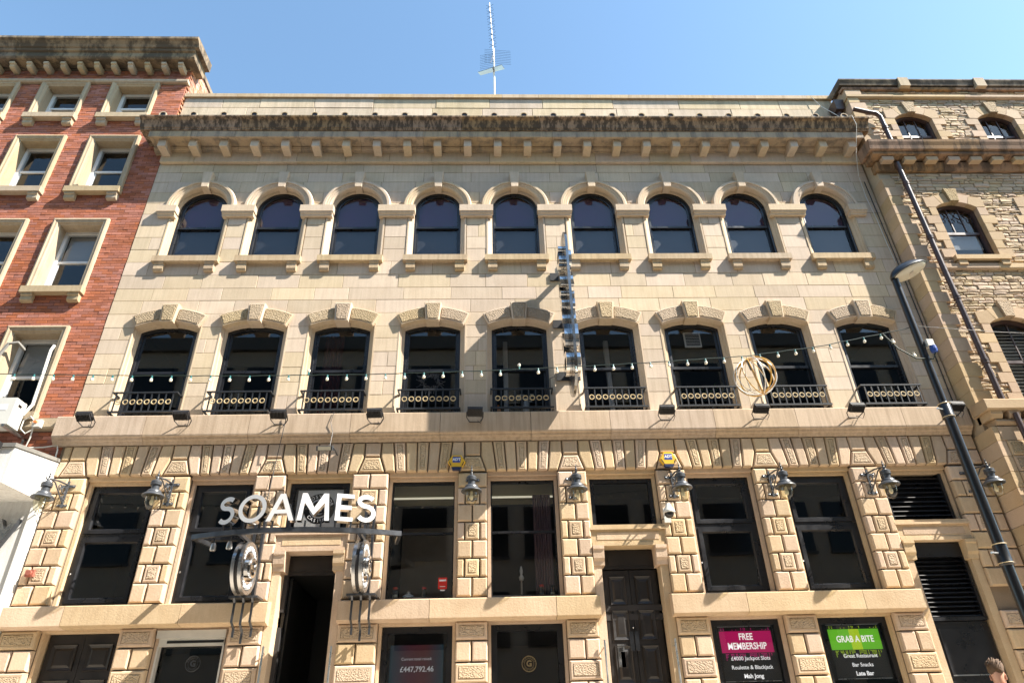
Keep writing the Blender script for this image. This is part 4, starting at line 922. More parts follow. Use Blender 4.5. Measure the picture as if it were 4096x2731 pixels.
for i, (x, l) in enumerate(FX): place(tf, i == 0, (x, -.40, 6.80), 'black finned floodlight '+l, rz=random.uniform(-.08, .08))
sf = thing('floodlight', 'small grey floodlight hanging over the sign, above the entrance', 'floodlight', (-3.14, -.32, 6.12))
m = MB().box(-.15, .15, -.07, .07, -.045, .045); R_ = Matrix.Rotation(math.radians(25), 4, 'X'); m.v = [tuple(R_ @ Vector(v)+Vector((-3.14, -.32, 6.12))) for v in m.v]; m.build('body', 'lampgrey', sf)
m = MB().box(-.12, .12, -.078, -.071, -.035, .035); m.v = [tuple(R_ @ Vector(v)+Vector((-3.14, -.32, 6.12))) for v in m.v]; m.build('lens', 'fglass', sf)
MB().tube([(-2.98, -.32, 6.12), (-2.96, -.2, 6.10), (-2.96, -.04, 6.08)], .012, 6).build('bracket', 'lampgrey', sf)
MB().tube([(-3.08, -.22, 6.92), (-3.12, -.23, 6.7), (-3.06, -.215, 6.5), (-3.06, -.3, 6.16)], .006, 5).build('cable', 'wireb', sf)
# alarm boxes
def alarm(c, label):
    t = thing('alarm_box', label, 'alarm box', c, 'hexagonal alarm boxes')
    x, y, z = c; hx = [(x+.17*math.cos(PI/3*k), z+.155*math.sin(PI/3*k)) for k in range(6)]
    MB().prism(hx, y-.09, y, .02).build('casing', 'yellow', t)
    MB().prism([(x-.075, z-.165), (x+.075, z-.165), (x+.10, z-.11), (x-.10, z-.11)], y-.096, y-.01).build('strobe', 'bluedark', t)
    MB().box(x-.075, x+.075, y-.093, y-.0905, z-.02, z+.095).build('blue_label', 'blue', t)
    textobj('lettering', 'ADT', .075, 'twhite', (x, y-.0955, z+.038), t, ext=.001, bold=.003)
    m = MB()
    for s in (-1, 1):
        for k in range(5): m.box(x+s*(.105+.008*k)-.004, x+s*(.105+.008*k)+.004, y-.0925, y-.0895, z-.10+.016*k, z-.06+.014*k)
    m.build('sounder_slots', 'tblack', t)
alarm((-.655, -.06, 5.885), 'yellow hexagonal alarm box above the left of two plain tall windows'); alarm((3.43, -.06, 5.885), 'yellow hexagonal alarm box above the dome camera')
# dome camera
t = thing('dome_camera', 'white hooded dome camera fixed to a pier right of the panelled door', 'camera', (3.28, -.1, 4.7))
MB().lathe([(.0, 4.97), (.035, 4.96), (.05, 4.93), (.06, 4.90), (.105, 4.83), (.115, 4.80), (.11, 4.785), (.085, 4.785)], (3.26, -.26, 0), 20).build('hood', 'plastic', t, True)
MB().lathe([(.085, 4.79), (.082, 4.75), (.06, 4.71), (.03, 4.695), (.001, 4.69)], (3.26, -.26, 0), 18).build('dome', 'lens', t, True)
MB().box(3.20, 3.32, -.10, -.04, 4.66, 4.93).box(3.24, 3.29, -.26, -.10, 4.86, 4.91).build('wall_bracket', 'plastic', t)
# ------------------------------------------------------------------ SOAMES sign
S = thing('soames_sign', 'steel SOAMES letters standing on a bowed rail over the entrance', 'sign', (-3.25, -.1, 3.4))
cx0 = -3.27; RR = 4.6; YC = -1.24+RR      # bow: circle in plan, centre behind the facade
def bow(x): return YC-math.sqrt(RR*RR-(x-cx0)**2)
rows = []
for k in range(25):
    x = cx0-1.74+3.48*k/24; y = bow(x); nx = (x-cx0)/RR; ny = (y-YC)/RR
    rows.append([(x+nx*.03, y+ny*.03, 4.265), (x+nx*.03, y+ny*.03, 4.345), (x-nx*.03, y-ny*.03, 4.345), (x-nx*.03, y-ny*.03, 4.265)])
MB().grid(rows, 0, True, True).build('bowed_rail', 'darksteel', S)
for s in (-1, 1):
    x = cx0+s*1.72; y = bow(x); MB().bar((x, y, 4.30), (x-s*.12, y+.52, 4.30), .05, .075).build('end_return', 'darksteel', S)
wds = {'S': .31, 'O': .53, 'A': .50, 'M': .56, 'E': .36}
lx = [-4.40, -3.96, -3.48, -2.95, -2.47, -2.13]
def letter_poly(ch):
    """outlines on a .46 tall cap, geometric sans"""
    H = .46; t = .075
    if ch == 'E':
        w_ = .29; return [[(0,0),(w_,0),(w_,t*.9),(t,t*.9),(t,H/2-.035),(w_*.9,H/2-.035),(w_*.9,H/2+.035),(t,H/2+.035),(t,H-t*.9),(w_,H-t*.9),(w_,H),(0,H)]], [], w_
    if ch == 'A':
        w_ = .47; m = w_/2; q = .045
        return [[(0,0),(.082,0),(.132,.125),(w_-.132,.125),(w_-.082,0),(w_,0),(m+q,H),(m-q,H)]], [[(.162,.19),(w_-.162,.19),(m,.37)]], w_
    if ch == 'M':
        w_ = .52; return [[(0,0),(t,0),(t+.022,.30),(w_/2,.09),(w_-t-.022,.30),(w_-t,0),(w_,0),(w_-.045,H),(w_-.125,H),(w_/2,.215),(.125,H),(.045,H)]], [], w_
    if ch == 'O':
        rx, ry = .255, .238; n = 36; return [[(rx+rx*math.cos(2*PI*k/n), H/2+ry*math.sin(2*PI*k/n)) for k in range(n)]], [[(rx+(rx-.075)*math.cos(2*PI*k/n), H/2+(ry-.068)*math.sin(2*PI*k/n)) for k in range(n)]], .51
    if ch == 'S':
        # spine as polyline of two arcs, stroked
        r = .108; cxs = .145; pts = []
        for k in range(13): a = math.radians(35+ (270-35)*k/12); pts.append((cxs+.125*math.cos(a), .345+r*.75*math.sin(a)+.0))
        for k in range(1, 13): a = math.radians(90-(90+145)*k/12); pts.append((cxs-.005+.135*math.cos(a), .148+.116*math.sin(a)))
        # smooth the junction
        L1, L2 = [], []
        for i, p in enumerate(pts):
            p0 = pts[max(0, i-1)]; p1 = pts[min(len(pts)-1, i+1)]; dx, dz = p1[0]-p0[0], p1[1]-p0[1]; l = math.hypot(dx, dz) or 1; w2 = .037
            L1.append((p[0]-dz/l*w2, p[1]+dx/l*w2)); L2.append((p[0]+dz/l*w2, p[1]-dx/l*w2))
        return [L1+L2[::-1]], [], .29
def extrude_letter(ch, depth):
    outs, holes, w_ = letter_poly(ch); loops = [[Vector((x-w_/2, z, 0)) for x, z in l] for l in outs+holes]
    tri = tessellate_polygon(loops); flat = [v for l in loops for v in l]; n = len(flat)
    vs = [(v.x, -depth/2, v.y) for v in flat]+[(v.x, depth/2, v.y) for v in flat]; m = MB()
    m.add(vs, [tuple(f) for f in tri], 0); m.f += [[a+n for a in f] for f in tri]; m.m += [0]*len(tri); o = 0
    for l in loops:
        k = len(l)
        for i in range(k): m.f.append([o+i, o+(i+1) % k, n+o+(i+1) % k, n+o+i]); m.m.append(1)
        o += k
    return m
for ch, x in zip('SOAMES', lx):
    m = extrude_letter(ch, .13); y = bow(x); a = math.asin((x-cx0)/RR)*1.6
    R_ = Matrix.Translation((x, y, 4.44)) @ Matrix.Rotation(a, 4, 'Z'); m.v = [tuple(R_ @ Vector(v)) for v in m.v]
    o = m.build('letter', ['letter', 'chrome'], S)
    w_ = wds[ch]
    for s in ((-.13, .13) if ch != 'S' else (-.06, .07)): MB().box(x+s-.014, x+s+.014, y-.01, y+.01, 4.345, 4.46).build('letter_foot', 'darksteel', S)
for px in (-4.17, -2.21):
    for d_ in (-.075, .075):
        MB().box(px+d_-.022, px+d_+.022, -.17, -.09, 3.46, 5.06).build('post', 'darksteel', S)
    MB().box(px-.06, px+.06, -.09, -.05, 4.85, 4.90).box(px-.06, px+.06, -.09, -.05, 3.7, 3.75).build('wall_fixing', 'darksteel', S)
    MB().bar((px, -.12, 4.30), (px, bow(px)+.04, 4.30), .05, .06).build('arm', 'darksteel', S)
    MB().tube([(px, -.13, 3.85), (px, -.22, 4.05), (px, -.42, 4.20), (px, -.7, 4.27)], .022, 6).build('arm_brace', 'darksteel', S, True)
    MB().box(px-.24, px+.24, -.42, -.10, 3.42, 3.455).build('fork_plate', 'darksteel', S)
    for k, x in enumerate((px-.15, px, px+.15)):
        e = .10 if k == 1 else 0
        MB().bar((x, -.40, 3.44), (x, -.33, 3.36), .035, .02).bar((x, -.33, 3.37), (x, -.33, 3.05-e*.4), .035, .02).bar((x, -.33, 3.06-e*.4), (x, -.17, 2.97-e*.6), .035, .02).bar((x, -.17, 2.98-e*.6), (x, -.17, 2.84-e), .035, .02).build('fork_prong', 'darksteel', S)
# spotlights hanging under the rail
for x, l in ((-4.62, 'left'), (-4.33, 'right')):
    t = thing('spotlight', 'small silver spotlight under the SOAMES rail, %s one of the pair' % l, 'spotlight', (x, bow(x)+.1, 4.2))
    y = bow(x)+.1; MB().lathe([(.0, 4.20), (.03, 4.195), (.045, 4.15), (.05, 4.08), (.04, 4.06), (.0, 4.06)], (x, y, 0), 12).build('head', 'steel', t, True); MB().box(x-.01, x+.01, y-.01, y+.01, 4.195, 4.27).build('stem', 'darksteel', t)
# casino chip discs standing out from the piers
ROTX = Matrix(((0, 0, 1), (1, 0, 0), (0, 1, 0))).to_4x4()      # text plane -> x = const plane, facing +x
ROTXM = Matrix(((0, 0, -1), (-1, 0, 0), (0, 1, 0))).to_4x4()
def chip(px, label):
    C_ = (px, -.58, 3.86); t = thing('chip_sign', label, 'sign', (px, -.1, 3.46), 'round chip signs beside the entrance')
    MB().lathe([(.0, -.055), (.40, -.055), (.40, .055), (.0, .055)], C_, 48, axis='x').build('core', 'blackmatt', t, True)
    for s in (-1, 1):
        MB().lathe([(.395, s*.03), (.425, s*.03), (.425, s*.085), (.395, s*.085), (.36, s*.075), (.36, s*.03)], C_, 48, axis='x').build('rim', 'steel', t, True)
        m = MB(); m.lathe([(.235, s*.05), (.255, s*.05), (.255, s*.075), (.235, s*.075)], C_, 40, axis='x'); m.build('inner_ring', 'chrome', t, True)
        MB().lathe([(0, s*.05), (.235, s*.05), (.235, s*.058), (0, s*.058)], C_, 40, axis='x').build('face', 'darksteel', t)
        # the G: three quarters of a raised ring with a bar
        rows = []
        for k in range(22):
            a = math.radians(40+ (340-40)*k/21); row = []
            for r, h in ((.115, .05), (.165, .05), (.165, .15), (.115, .15)): row.append((C_[0]+s*h, C_[1]+s*r*math.cos(a), C_[2]+r*math.sin(a)))
            rows.append(row)
        MB().grid(rows, 0, True, True).box(*sorted((C_[0]+s*.05, C_[0]+s*.145)), *sorted((C_[1]+s*.02, C_[1]+s*.15)), C_[2]-.06, C_[2]-.01).build('raised_letter', 'chrome', t, True)
        rt_ = ROTX if s > 0 else ROTXM; cc = (C_[0]+s*.062, C_[1], C_[2])
        ring_text(t, 'GROSVENOR', cc, .31, .105, math.radians(158), math.radians(22), 'letter', rt_, ext=.02, bold=.003); ring_text(t, 'CASINOS', cc, .31, .105, math.radians(225), math.radians(315), 'letter', rt_, ext=.02, bold=.003, flip=True)
    MB().bar((px, -.17, 4.05), (px, -.22, 4.05), .03, .04).bar((px, -.17, 3.66), (px, -.22, 3.66), .03, .04).build('fixing_arm', 'darksteel', t)
    MB().tube([(px-.05, -.65, 4.02), (px-.20, -.65, 4.02)], .05, 14).tube([(px-.05, -.62, 3.70), (px-.20, -.62, 3.70)], .05, 14).build('boss', 'chrome', t, True) if False else None
chip(-4.17, 'round steel chip sign with a raised G, left of the entrance'); chip(-2.21, 'round steel chip sign with a raised G, right of the entrance')
# ------------------------------------------------------------------ tall blade sign
K = thing('blade_sign', 'tall chrome blade sign with stacked thick letters, edge on', 'sign', (1.63, -.78, 6.95))
bx, ym, hw_ = 1.63, -.78, .56
def stadium(hw2, z0, z1, n=14): return [(ym+hw2*math.cos(PI*k/n), z1-hw2+hw2*math.sin(PI*k/n)) for k in range(n+1)]+[(ym-hw2*math.cos(PI*k/n), z0+hw2-hw2*math.sin(PI*k/n)) for k in range(n+1)]
st = stadium(hw_, 6.98, 10.86); n = len(st)
MB().add([(bx-.026, y, z) for y, z in st]+[(bx+.026, y, z) for y, z in st], [tuple(range(n)), tuple(range(n, 2*n))[::-1]]+[(i, (i+1) % n, n+(i+1) % n, n+i) for i in range(n)]).build('blade_plate', 'bladesteel', K)
st2 = stadium(hw_-.05, 7.03, 10.81); n = len(st2)
for s in (-1, 1):
    for ch, z in zip('CASINO', (10.22, 9.64, 9.12, 8.66, 8.18, 7.62)):
        me = text(ch, .62, .055, .03); me.transform(ROTX if s > 0 else ROTXM); me.transform(Matrix.Translation((bx+s*.085, ym, z))); me.materials.clear(); me.materials.append(MT['chrome']); link('letter', me, K)
for z in (10.35, 9.07, 7.78):
    MB().box(bx-.25, bx+.25, -.035, -.005, z-.10, z+.10).build('wall_plate', 'blackmatt', K)
    MB().box(bx-.05, bx+.05, -.28, -.035, z-.04, z+.04).build('arm', 'blackmatt', K)
# ------------------------------------------------------------------ aerial on the roof
A = thing('tv_aerial', 'television aerial on a tall white pole above the parapet', 'aerial', (.20, .9, 15.4))
MB().tube([(.20, .9, 15.4), (.19, .9, 19.9)], .030, 10).build('pole', 'white', A, True)
P0 = Vector((.19, .86, 19.55)); D = Vector((-.05, -.10, 1)).normalized()      # boom
MB().tube([P0-D*.25, P0+D*2.35], .009, 6).build('boom', 'steel', A)
for k in range(8):
    c = P0+D*(.40+.25*k)
    MB().tube([c+Vector((-.11, -.03, .03)), c+Vector((.11, .03, -.03))], .005, 5).tube([c+Vector((-.11, .05, -.03)), c+Vector((.11, -.05, .06))], .005, 5).tube([c-D*.03, c+D*.03], .02, 6).build('director', 'iron', A)
for s in (0, 1):
    m = MB(); q0 = P0+D*.05; dv = Vector((.38, -.12, .30)) if s else Vector((-.22, -.30, -.12))
    e = Vector((.06, .12, .62)) if s else Vector((.10, .2, .55))
    nb = 9
    for k in range(nb):
        b0 = q0+Vector((-.28 if s else -.42, .0, -.75+.08*k+(.32 if s else 0))); m.tube([b0, b0+Vector((.80 if s else .45, -.06, -.18 if s else .05))], .004, 4)
    b0 = q0+Vector((-.2, 0, -.45)); m.tube([b0+Vector((.1, 0, 0)), b0+Vector((.22, 0, .55))], .008, 4) if s else None
    m.build('reflector', 'iron', A)
MB().add([(-.30, .9, 18.78), (.42, .62, 18.76), (.52, .9, 18.94), (-.22, 1.1, 18.9)], [(0, 1, 2, 3)]).add([(-.30, .905, 18.768), (.42, .625, 18.748), (.52, .905, 18.928), (-.22, 1.105, 18.888)], [(0, 1, 2, 3)]).build('reflector_plate', 'steel', A)
# ------------------------------------------------------------------ street lamp
Lp = thing('street_lamp', 'tall black street lamp post leaning across the right of the view', 'street lamp', (7.12, -3.0, .12))
MB().tube([(7.12, -3, .12), (7.12, -3, 5.42)], .074, 20).build('lower_post', 'post', Lp, True)
MB().tube([(7.12, -3, 5.42), (7.12, -3, 8.02)], .060, 20).build('upper_post', 'post', Lp, True)
MB().lathe([(.066, 5.62), (.075, 5.60), (.088, 5.58), (.088, 5.40), (.093, 5.39), (.093, 5.36), (.074, 5.34)], (7.12, -3, 0), 20).build('collar', 'post', Lp, True)
for z in (5.59, 5.37): MB().torus((7.12, -3, z), .090, .007, 'z', 24, 5).build('collar_band', 'brass', Lp, True)
MB().tube([(7.03, -3.05, 5.48), (6.92, -3.1, 5.48)], .016, 8).build('lock_pin', 'steel', Lp)
MB().lathe([(.074, 3.42), (.090, 3.40), (.090, 3.18), (.096, 3.17), (.096, 3.14), (.074, 3.12)], (7.12, -3, 0), 20).build('collar', 'post', Lp, True)
for z in (3.41, 3.155): MB().torus((7.12, -3, z), .093, .007, 'z', 24, 5).build('collar_band', 'brass', Lp, True)
MB().tube([(7.02, -3.05, 3.28), (6.90, -3.1, 3.28)], .016, 8).build('lock_pin', 'steel', Lp)
# lantern head, tilted up from the post top
hd = Matrix.Translation((7.40, -3.02, 8.20)) @ Matrix.Rotation(math.radians(-24), 4, 'Y') @ Matrix.Rotation(math.radians(-16), 4, 'X')
m = MB(); rows = []
for r, h in ((.02, .15), (.45, .14), (.78, .09), (.95, .03), (1.0, -.01), (1.0, -.035), (.93, -.045)):
    rows.append([tuple(hd @ Vector((.40*r*math.cos(2*PI*k/28), .20*r*math.sin(2*PI*k/28), h))) for k in range(28)])
m.grid(rows, 0, True, True); m.build('head', 'post', Lp, True)
m = MB(); m.grid([[tuple(hd @ Vector((.40*r*math.cos(2*PI*k/28), .20*r*math.sin(2*PI*k/28), h))) for k in range(28)] for r, h in ((.90, -.047), (.86, -.055), (.5, -.075), (.02, -.085))], 0, True); m.build('lens', 'fglass', Lp, True)
m = MB(); m.lathe([(.0, -.092), (.045, -.09), (.05, -.08), (.0, -.07)], (0, 0, 0), 12); m.v = [tuple(hd @ Vector(v)) for v in m.v]; m.build('lamp_unit', 'panel', Lp)
MB().tube([(7.12, -3, 7.98), (7.14, -3, 8.06), tuple(hd @ Vector((-.25, 0, .02)))], .04, 10).build('neck', 'post', Lp, True)
MB().box(7.18, 7.29, -3.10, -3.0, 6.62, 6.74).build('socket_box', 'plastic', Lp); MB().lathe([(.0, 6.50), (.05, 6.51), (.055, 6.56), (.05, 6.62)], (7.26, -3.07, 0), 12).build('plug', 'blue', Lp)
# ------------------------------------------------------------------ festoon lights
FS = thing('festoon_lights', 'string of cream bulbs on a green cable across the whole facade', 'string lights', (0, -3, 6.2))
ctrl = [(-9.4, 6.36), (-7.6, 6.30), (-5.5, 6.245), (-3.8, 6.225), (-1.9, 6.23), (.12, 6.28), (2.2, 6.375), (4.15, 6.50), (5.4, 6.67), (6.55, 6.91), (7.16, 7.04)]
def sz(x):
    for (a, za), (b, zb_) in zip(ctrl[:-1], ctrl[1:]):
        if a <= x <= b: return za+(zb_-za)*(x-a)/(b-a)
    return ctrl[-1][1]
pts = [(-9.4+k*.12, -3, sz(-9.4+k*.12)+.004*math.sin(k*1.7)) for k in range(138)]; pts[-1] = (7.06, -3.0, 7.03)
MB().tube(pts, .0075, 5).build('cable', 'cable', FS); MB().tube([(7.2, -3.02, 7.04), (8.5, -3.0, 6.93), (11, -3, 6.74)], .005, 4).build('tie_wire', 'steel', FS)
for k, x in enumerate([-9.2+.302*i for i in range(53)]):
    up_ = random.random() < .18 and -4 < x < 5; s = 1 if up_ else -1; z = sz(x); dx = random.uniform(-.02, .03); 
    h = MB().lathe([(.0, 0), (.013, 0), (.015, s*.03), (.016, s*.05)], (x, -3, z), 8).build('bulb_holder', 'teal', FS)
    MB().lathe([(.012, s*.045), (.022, s*.062), (.026, s*.078), (.021, s*.095), (.002, s*.104)], (x, -3, z), 8).build('bulb', 'bulb', FS, True)
MB().tube([(6.55, -3, 6.90), (6.72, -3, 6.62), (6.95, -3.02, 6.42), (7.2, -3.06, 6.38), (7.27, -3.07, 6.50)], .012, 6).build('loose_cable', 'cable', FS, True)
for x, z in ((6.68, 6.72), (6.95, 6.46)): MB().lathe([(.0, .0), (.03, .02), (.03, .05), (.015, .07), (.02, .10), (0, .10)], (x, -3, z-.02), 8).build('bulb', 'bulb', FS, True)
# wire ball ornament
O = thing('wire_ball', 'open wire ball of gold and white rope light hanging from the string', 'ornament', (4.22, -3, 5.75))
oc = Vector((4.225, -3.02, 6.115)); Rb = .325
tl_ = Matrix.Translation(oc) @ Matrix.Rotation(math.radians(-12), 4, 'Y')
for k in range(7):
    a = PI*k/7+.2; pts = [tl_ @ Vector((Rb*math.sin(t)*math.cos(a), Rb*math.sin(t)*math.sin(a), Rb*.97*math.cos(t))) for t in [2*PI*q/32 for q in range(33)]]
    MB().tube(pts, .0085, 6, caps=False).build('hoop', 'gold' if k % 3 else 'ropewhite', O, True)
    pts2 = [oc+(p-oc)*.965 for p in pts]; MB().tube(pts2, .0055, 5, caps=False).build('hoop', 'ropewhite' if k % 2 else 'gold', O, True)
MB().tube([tl_ @ Vector((0, 0, .32)), tl_ @ Vector((0, 0, -.32))], .009, 6).build('centre_rod', 'steel', O)
MB().tube([tl_ @ Vector((0, 0, .31)), tl_ @ Vector((0, 0, .12))], .03, 8).build('driver', 'lampgrey', O); MB().tube([tl_ @ Vector((0, 0, .31)), (4.16, -3, 6.5)], .006, 5).build('hanger', 'wireb', O)
MB().lathe([(0, 6.30), (.035, 6.30), (.035, 6.33), (0, 6.33)], (4.40, -3, 0), 6).build('tag', 'plastic', O)
# ------------------------------------------------------------------ pipes on the right building
def pipe_thing(label, runs, r, collars, mat_='pipe', base=None):
    t = thing('drainpipe', label, 'drainpipe', base or runs[0][-1], 'brown drainpipes on the right building')
    for p in runs: MB().tube(p, r, 12).build('pipe', mat_, t, True)
    for c_ in collars:
        MB().lathe([(r, -.05), (r+.016, -.045), (r+.016, -.015), (r+.006, -.01), (r+.006, .01), (r+.016, .015), (r+.016, .045), (r, .05)], c_, 12).build('collar', mat_, t, True)
        MB().tube([(c_[0], c_[1], c_[2]-.06), (c_[0]-.04, c_[1]+.13, c_[2]-.12)], .014, 6).build('bracket', mat_, t)
yp = YR-.16
pipe_thing('long brown drainpipe running down the rubble wall to the ledge', [[(10.19, yp, 13.45), (10.19, yp, 6.86)]], .06, [(10.19, yp, z) for z in (12.75, 11.05, 9.35, 7.75)])
pipe_thing('short elbowed brown drainpipe above the right cornice', [[(9.62, yp-.05, 15.38), (9.95, yp-.04, 15.28), (10.18, yp-.03, 15.24), (10.27, yp-.02, 15.12), (10.29, yp, 14.9), (10.29, yp, 14.02)]], .058, [(10.29, yp, 14.72)])
pipe_thing('brown drainpipe below the ledge, behind the street lamp', [[(10.19, yp-.17, 6.5), (10.19, yp-.17, .3)]], .055, [(10.19, yp-.17, z) for z in (5.55, 3.6)])
t = thing('rainwater_head', 'dark iron rainwater head at the top corner of the right building', 'rainwater head', (9.60, -.12, 15.2))
MB().add([(9.40, -.30, 16.10), (9.66, -.30, 16.10), (9.66, .05, 16.10), (9.40, .05, 16.10), (9.44, -.24, 15.80), (9.66, -.24, 15.80), (9.66, .05, 15.80), (9.44, .05, 15.80)], [(0,1,2,3),(4,7,6,5),(0,4,5,1),(1,5,6,2),(2,6,7,3),(3,7,4,0)]).build('hopper', 'pipe', t)
MB().tube([(9.56, -.1, 15.80), (9.60, -.12, 15.3), (9.62, -.14, 15.0)], .07, 10).build('pipe', 'pipe', t, True)
# loose wires on the facade
def wire(pts, mat_, label, r=.008, name='cable'):
    o = MB().tube(pts, r, 5).build(name, mat_); tag(o, label, 'cable'); return o
wire([(9.05, .05, 16.68), (9.2, .0, 16.2), (9.3, -.5, 15.1), (9.36, -.76, 14.93), (9.4, -.74, 14.6), (9.42, -.3, 14.0), (9.46, -.03, 13.5)], 'wirew', 'white cable hanging over the cornice at the right end of the facade')
wire([(9.46, -.03, 13.45), (9.44, -.025, 12.8), (9.49, -.025, 12.0), (9.5, -.025, 11.3), (9.53, -.025, 10.7)], 'wirew', 'loose white cable running down the wall right of the top-floor windows')
wire([(-3.98, -.25, 6.9), (-4.02, -.23, 6.4), (-4.1, -.08, 6.0), (-4.14, -.12, 5.05)], 'wireb', 'thin black cable dropping from the band to the left chip sign')
wire([(9.55, -.03, 13.3), (9.57, -.04, 11), (9.58, -.03, 9), (9.56, -.03, 7.0)], 'wireb', 'dark cable along the joint between the sandstone and rubble buildings', .012)
wire([(1.35, -.04, 7.78), (1.24, -.05, 7.72), (1.24, -.05, 7.46)], 'wireb', 'short black cable beside the foot of the blade sign', .010)
# ------------------------------------------------------------------ air conditioner and its piping
AC = thing('air_conditioner', 'cream air conditioning unit on brackets at the left edge', 'air conditioner', (-9.5, -.5, 6.5))
MB().box(-9.75, -8.94, -.72, -.40, 6.52, 7.06).build('casing', 'plastic', AC); 
for k in range(8): MB().box(-9.70, -9.28, -.732, -.721, 6.66+k*.045, 6.68+k*.045).build('grille_bar', 'blackmatt', AC)
MB().box(-9.22, -9.06, -.724, -.721, 6.80, 6.92).build('label_plate', 'twhite', AC); MB().box(-8.945, -8.935, -.62, -.52, 6.92, 6.97).build('side_slot', 'tblack', AC)
MB().box(-9.75, -8.98, -.40, -.36, 6.54, 7.10).build('back_case', 'greyflash', AC)
for x in (-9.0, -9.6): MB().bar((x, -.74, 6.49), (x, .0, 6.49), .05, .05).bar((x, -.06, 6.50), (x, -.06, 6.20), .05, .04).build('bracket', 'steel', AC)
t = wire([(-9.80, .1, 8.60), (-9.86, -.08, 8.68), (-10.0, -.13, 8.62), (-10.10, -.14, 8.3), (-10.05, -.14, 7.7), (-9.95, -.2, 7.1)], 'greyflash', 'grey lagged pipe curving out of the lowest brick-building window', .035, 'lagged_pipe')
t = wire([(-9.14, .1, 8.62), (-9.11, -.06, 8.60), (-9.09, -.13, 8.45), (-9.06, -.13, 7.8), (-9.04, -.13, 7.2), (-9.1, -.2, 6.95), (-9.18, -.3, 6.85)], 'plastic', 'pale trunking pipe down the right jamb to the air conditioner', .032, 'trunking_pipe')
t = thing('junction_box', 'small cream electrical isolator box with looped white cable on the brick band', 'junction box', (-8.78, -.15, 6.7))
MB().box(-8.86, -8.71, -.20, -.11, 6.70, 6.85).build('casing', 'plastic', t); MB().lathe([(0, -.04), (.03, -.04), (.03, 0)], (-8.80, -.20, 6.79), 10, axis='y').build('switch', 'orange', t)
MB().tube([(-8.85, -.16, 6.82), (-8.95, -.18, 6.92), (-9.06, -.18, 6.84), (-9.06, -.18, 6.66), (-8.94, -.18, 6.56), (-8.83, -.16, 6.66)], .014, 6).build('cable_loop', 'wirew', t, True)
wire([(-8.84, -.16, 6.70), (-8.87, -.1, 6.5), (-8.92, -.06, 6.32), (-8.6, -.04, 6.33), (-8.33, -.06, 6.36), (-8.27, -.1, 6.25), (-8.26, -.06, 5.7), (-8.3, -.06, 5.3)], 'wirew', 'white cable running from the isolator box down beside the sandstone pier', .014)
wire([(-8.95, -.3, 6.02), (-8.98, -.32, 6.25), (-9.08, -.34, 6.27), (-9.14, -.34, 6.1), (-9.1, -.34, 5.98)], 'wirew', 'coil of white cable lying on the white shopfront roof', .014)
# small red call point on the left pier
o = MB().box(-8.08, -7.94, -.13, -.06, 3.90, 4.01).lathe([(0, 0), (.045, 0), (.045, .05), (0, .05)], (-8.0, -.18, 3.955), 10, axis='y').build('red_fitting', 'rustred'); tag(o, 'small rusty red pipe fitting on the leftmost rusticated pier', 'fitting')
# ------------------------------------------------------------------ things behind the glass
def jar(x, y, z, h, r, lid, label, fill='plastic'):
    t = thing('glass_jar', label, 'jar', (x, y, z), 'jars on the window sills')
    MB().lathe([(r*.9, z), (r, z+.02), (r, z+h*.7), (r*.7, z+h*.85), (r*.7, z+h)], (x, y, 0), 14).build('jar_body', 'lampglass', t, True)
    MB().lathe([(0, z+.01), (r*.85, z+.01), (r*.85, z+h*.55), (0, z+h*.55)], (x, y, 0), 12).build('contents', fill, t)
    if lid: MB().lathe([(0, z+h), (r*.78, z+h), (r*.78, z+h+.035), (0, z+h+.035)], (x, y, 0), 14).build('lid', lid, t)
jar(-1.74, .36, 3.46, .20, .055, 'red', 'glass jar with a red lid at the left of the plain window', 'plastic'); jar(-1.22, .38, 3.46, .20, .05, 'red', 'glass jar with a bright red lid near the middle of the plain window', 'twig')
jar(.90, .36, 3.46, .20, .05, 'red', 'glass jar with a red lid in the plain window left of the panelled door', 'twig'); jar(1.10, .36, 3.46, .19, .05, 'blackmatt', 'dark-lidded jar of pale sweets in the window corner left of the panelled door', 'bulb'); 
o = MB().lathe([(.0, 3.46), (.12, 3.46), (.13, 3.50), (.09, 3.56), (.03, 3.58), (.03, 3.62), (.0, 3.63)], (-1.50, .38, 0), 12).build('cake_cover', 'plastic', None, True); tag(o, 'pale domed cover on the sill of the left plain window', 'cover')
o = MB().box(-.96, -.80, .196, .203, 3.62, 3.82).build('window_sticker', 'red'); tag(o, 'small red notice stuck to the left plain window', 'sticker')
MB().box(-.94, -.82, .1945, .1958, 3.755, 3.785).box(-.93, -.83, .1945, .1958, 3.66, 3.67).build('notice_print', 'twhite', o); MB().box(-.92, -.84, .197, .203, 3.59, 3.612).build('notice_tab', 'twhite', o)
m = MB(); rows = []
for k in range(30):
    x = .80+.012*k; rows.append([(x, .42+.03*math.sin(k*1.6), z) for z in (3.5, 5.4)])
o = m.grid(rows).build('curtain', 'curtain'); tag(o, 'dusky curtain at the right of the window beside the panelled door', 'curtain')
o = MB().lathe([(.0, 3.82), (.035, 3.83), (.05, 3.88), (.02, 3.93), (.03, 4.0), (.012, 4.08), (0, 4.09)], (.55, .6, 0), 12).build('oil_lamp', 'plastic', None, True); tag(o, 'pale glass oil lamp inside the window left of the panelled door', 'lamp')
MB().lathe([(.06, 3.46), (.02, 3.50), (.015, 3.82)], (.55, .6, 0), 10).build('lamp_stand', 'panel', o)
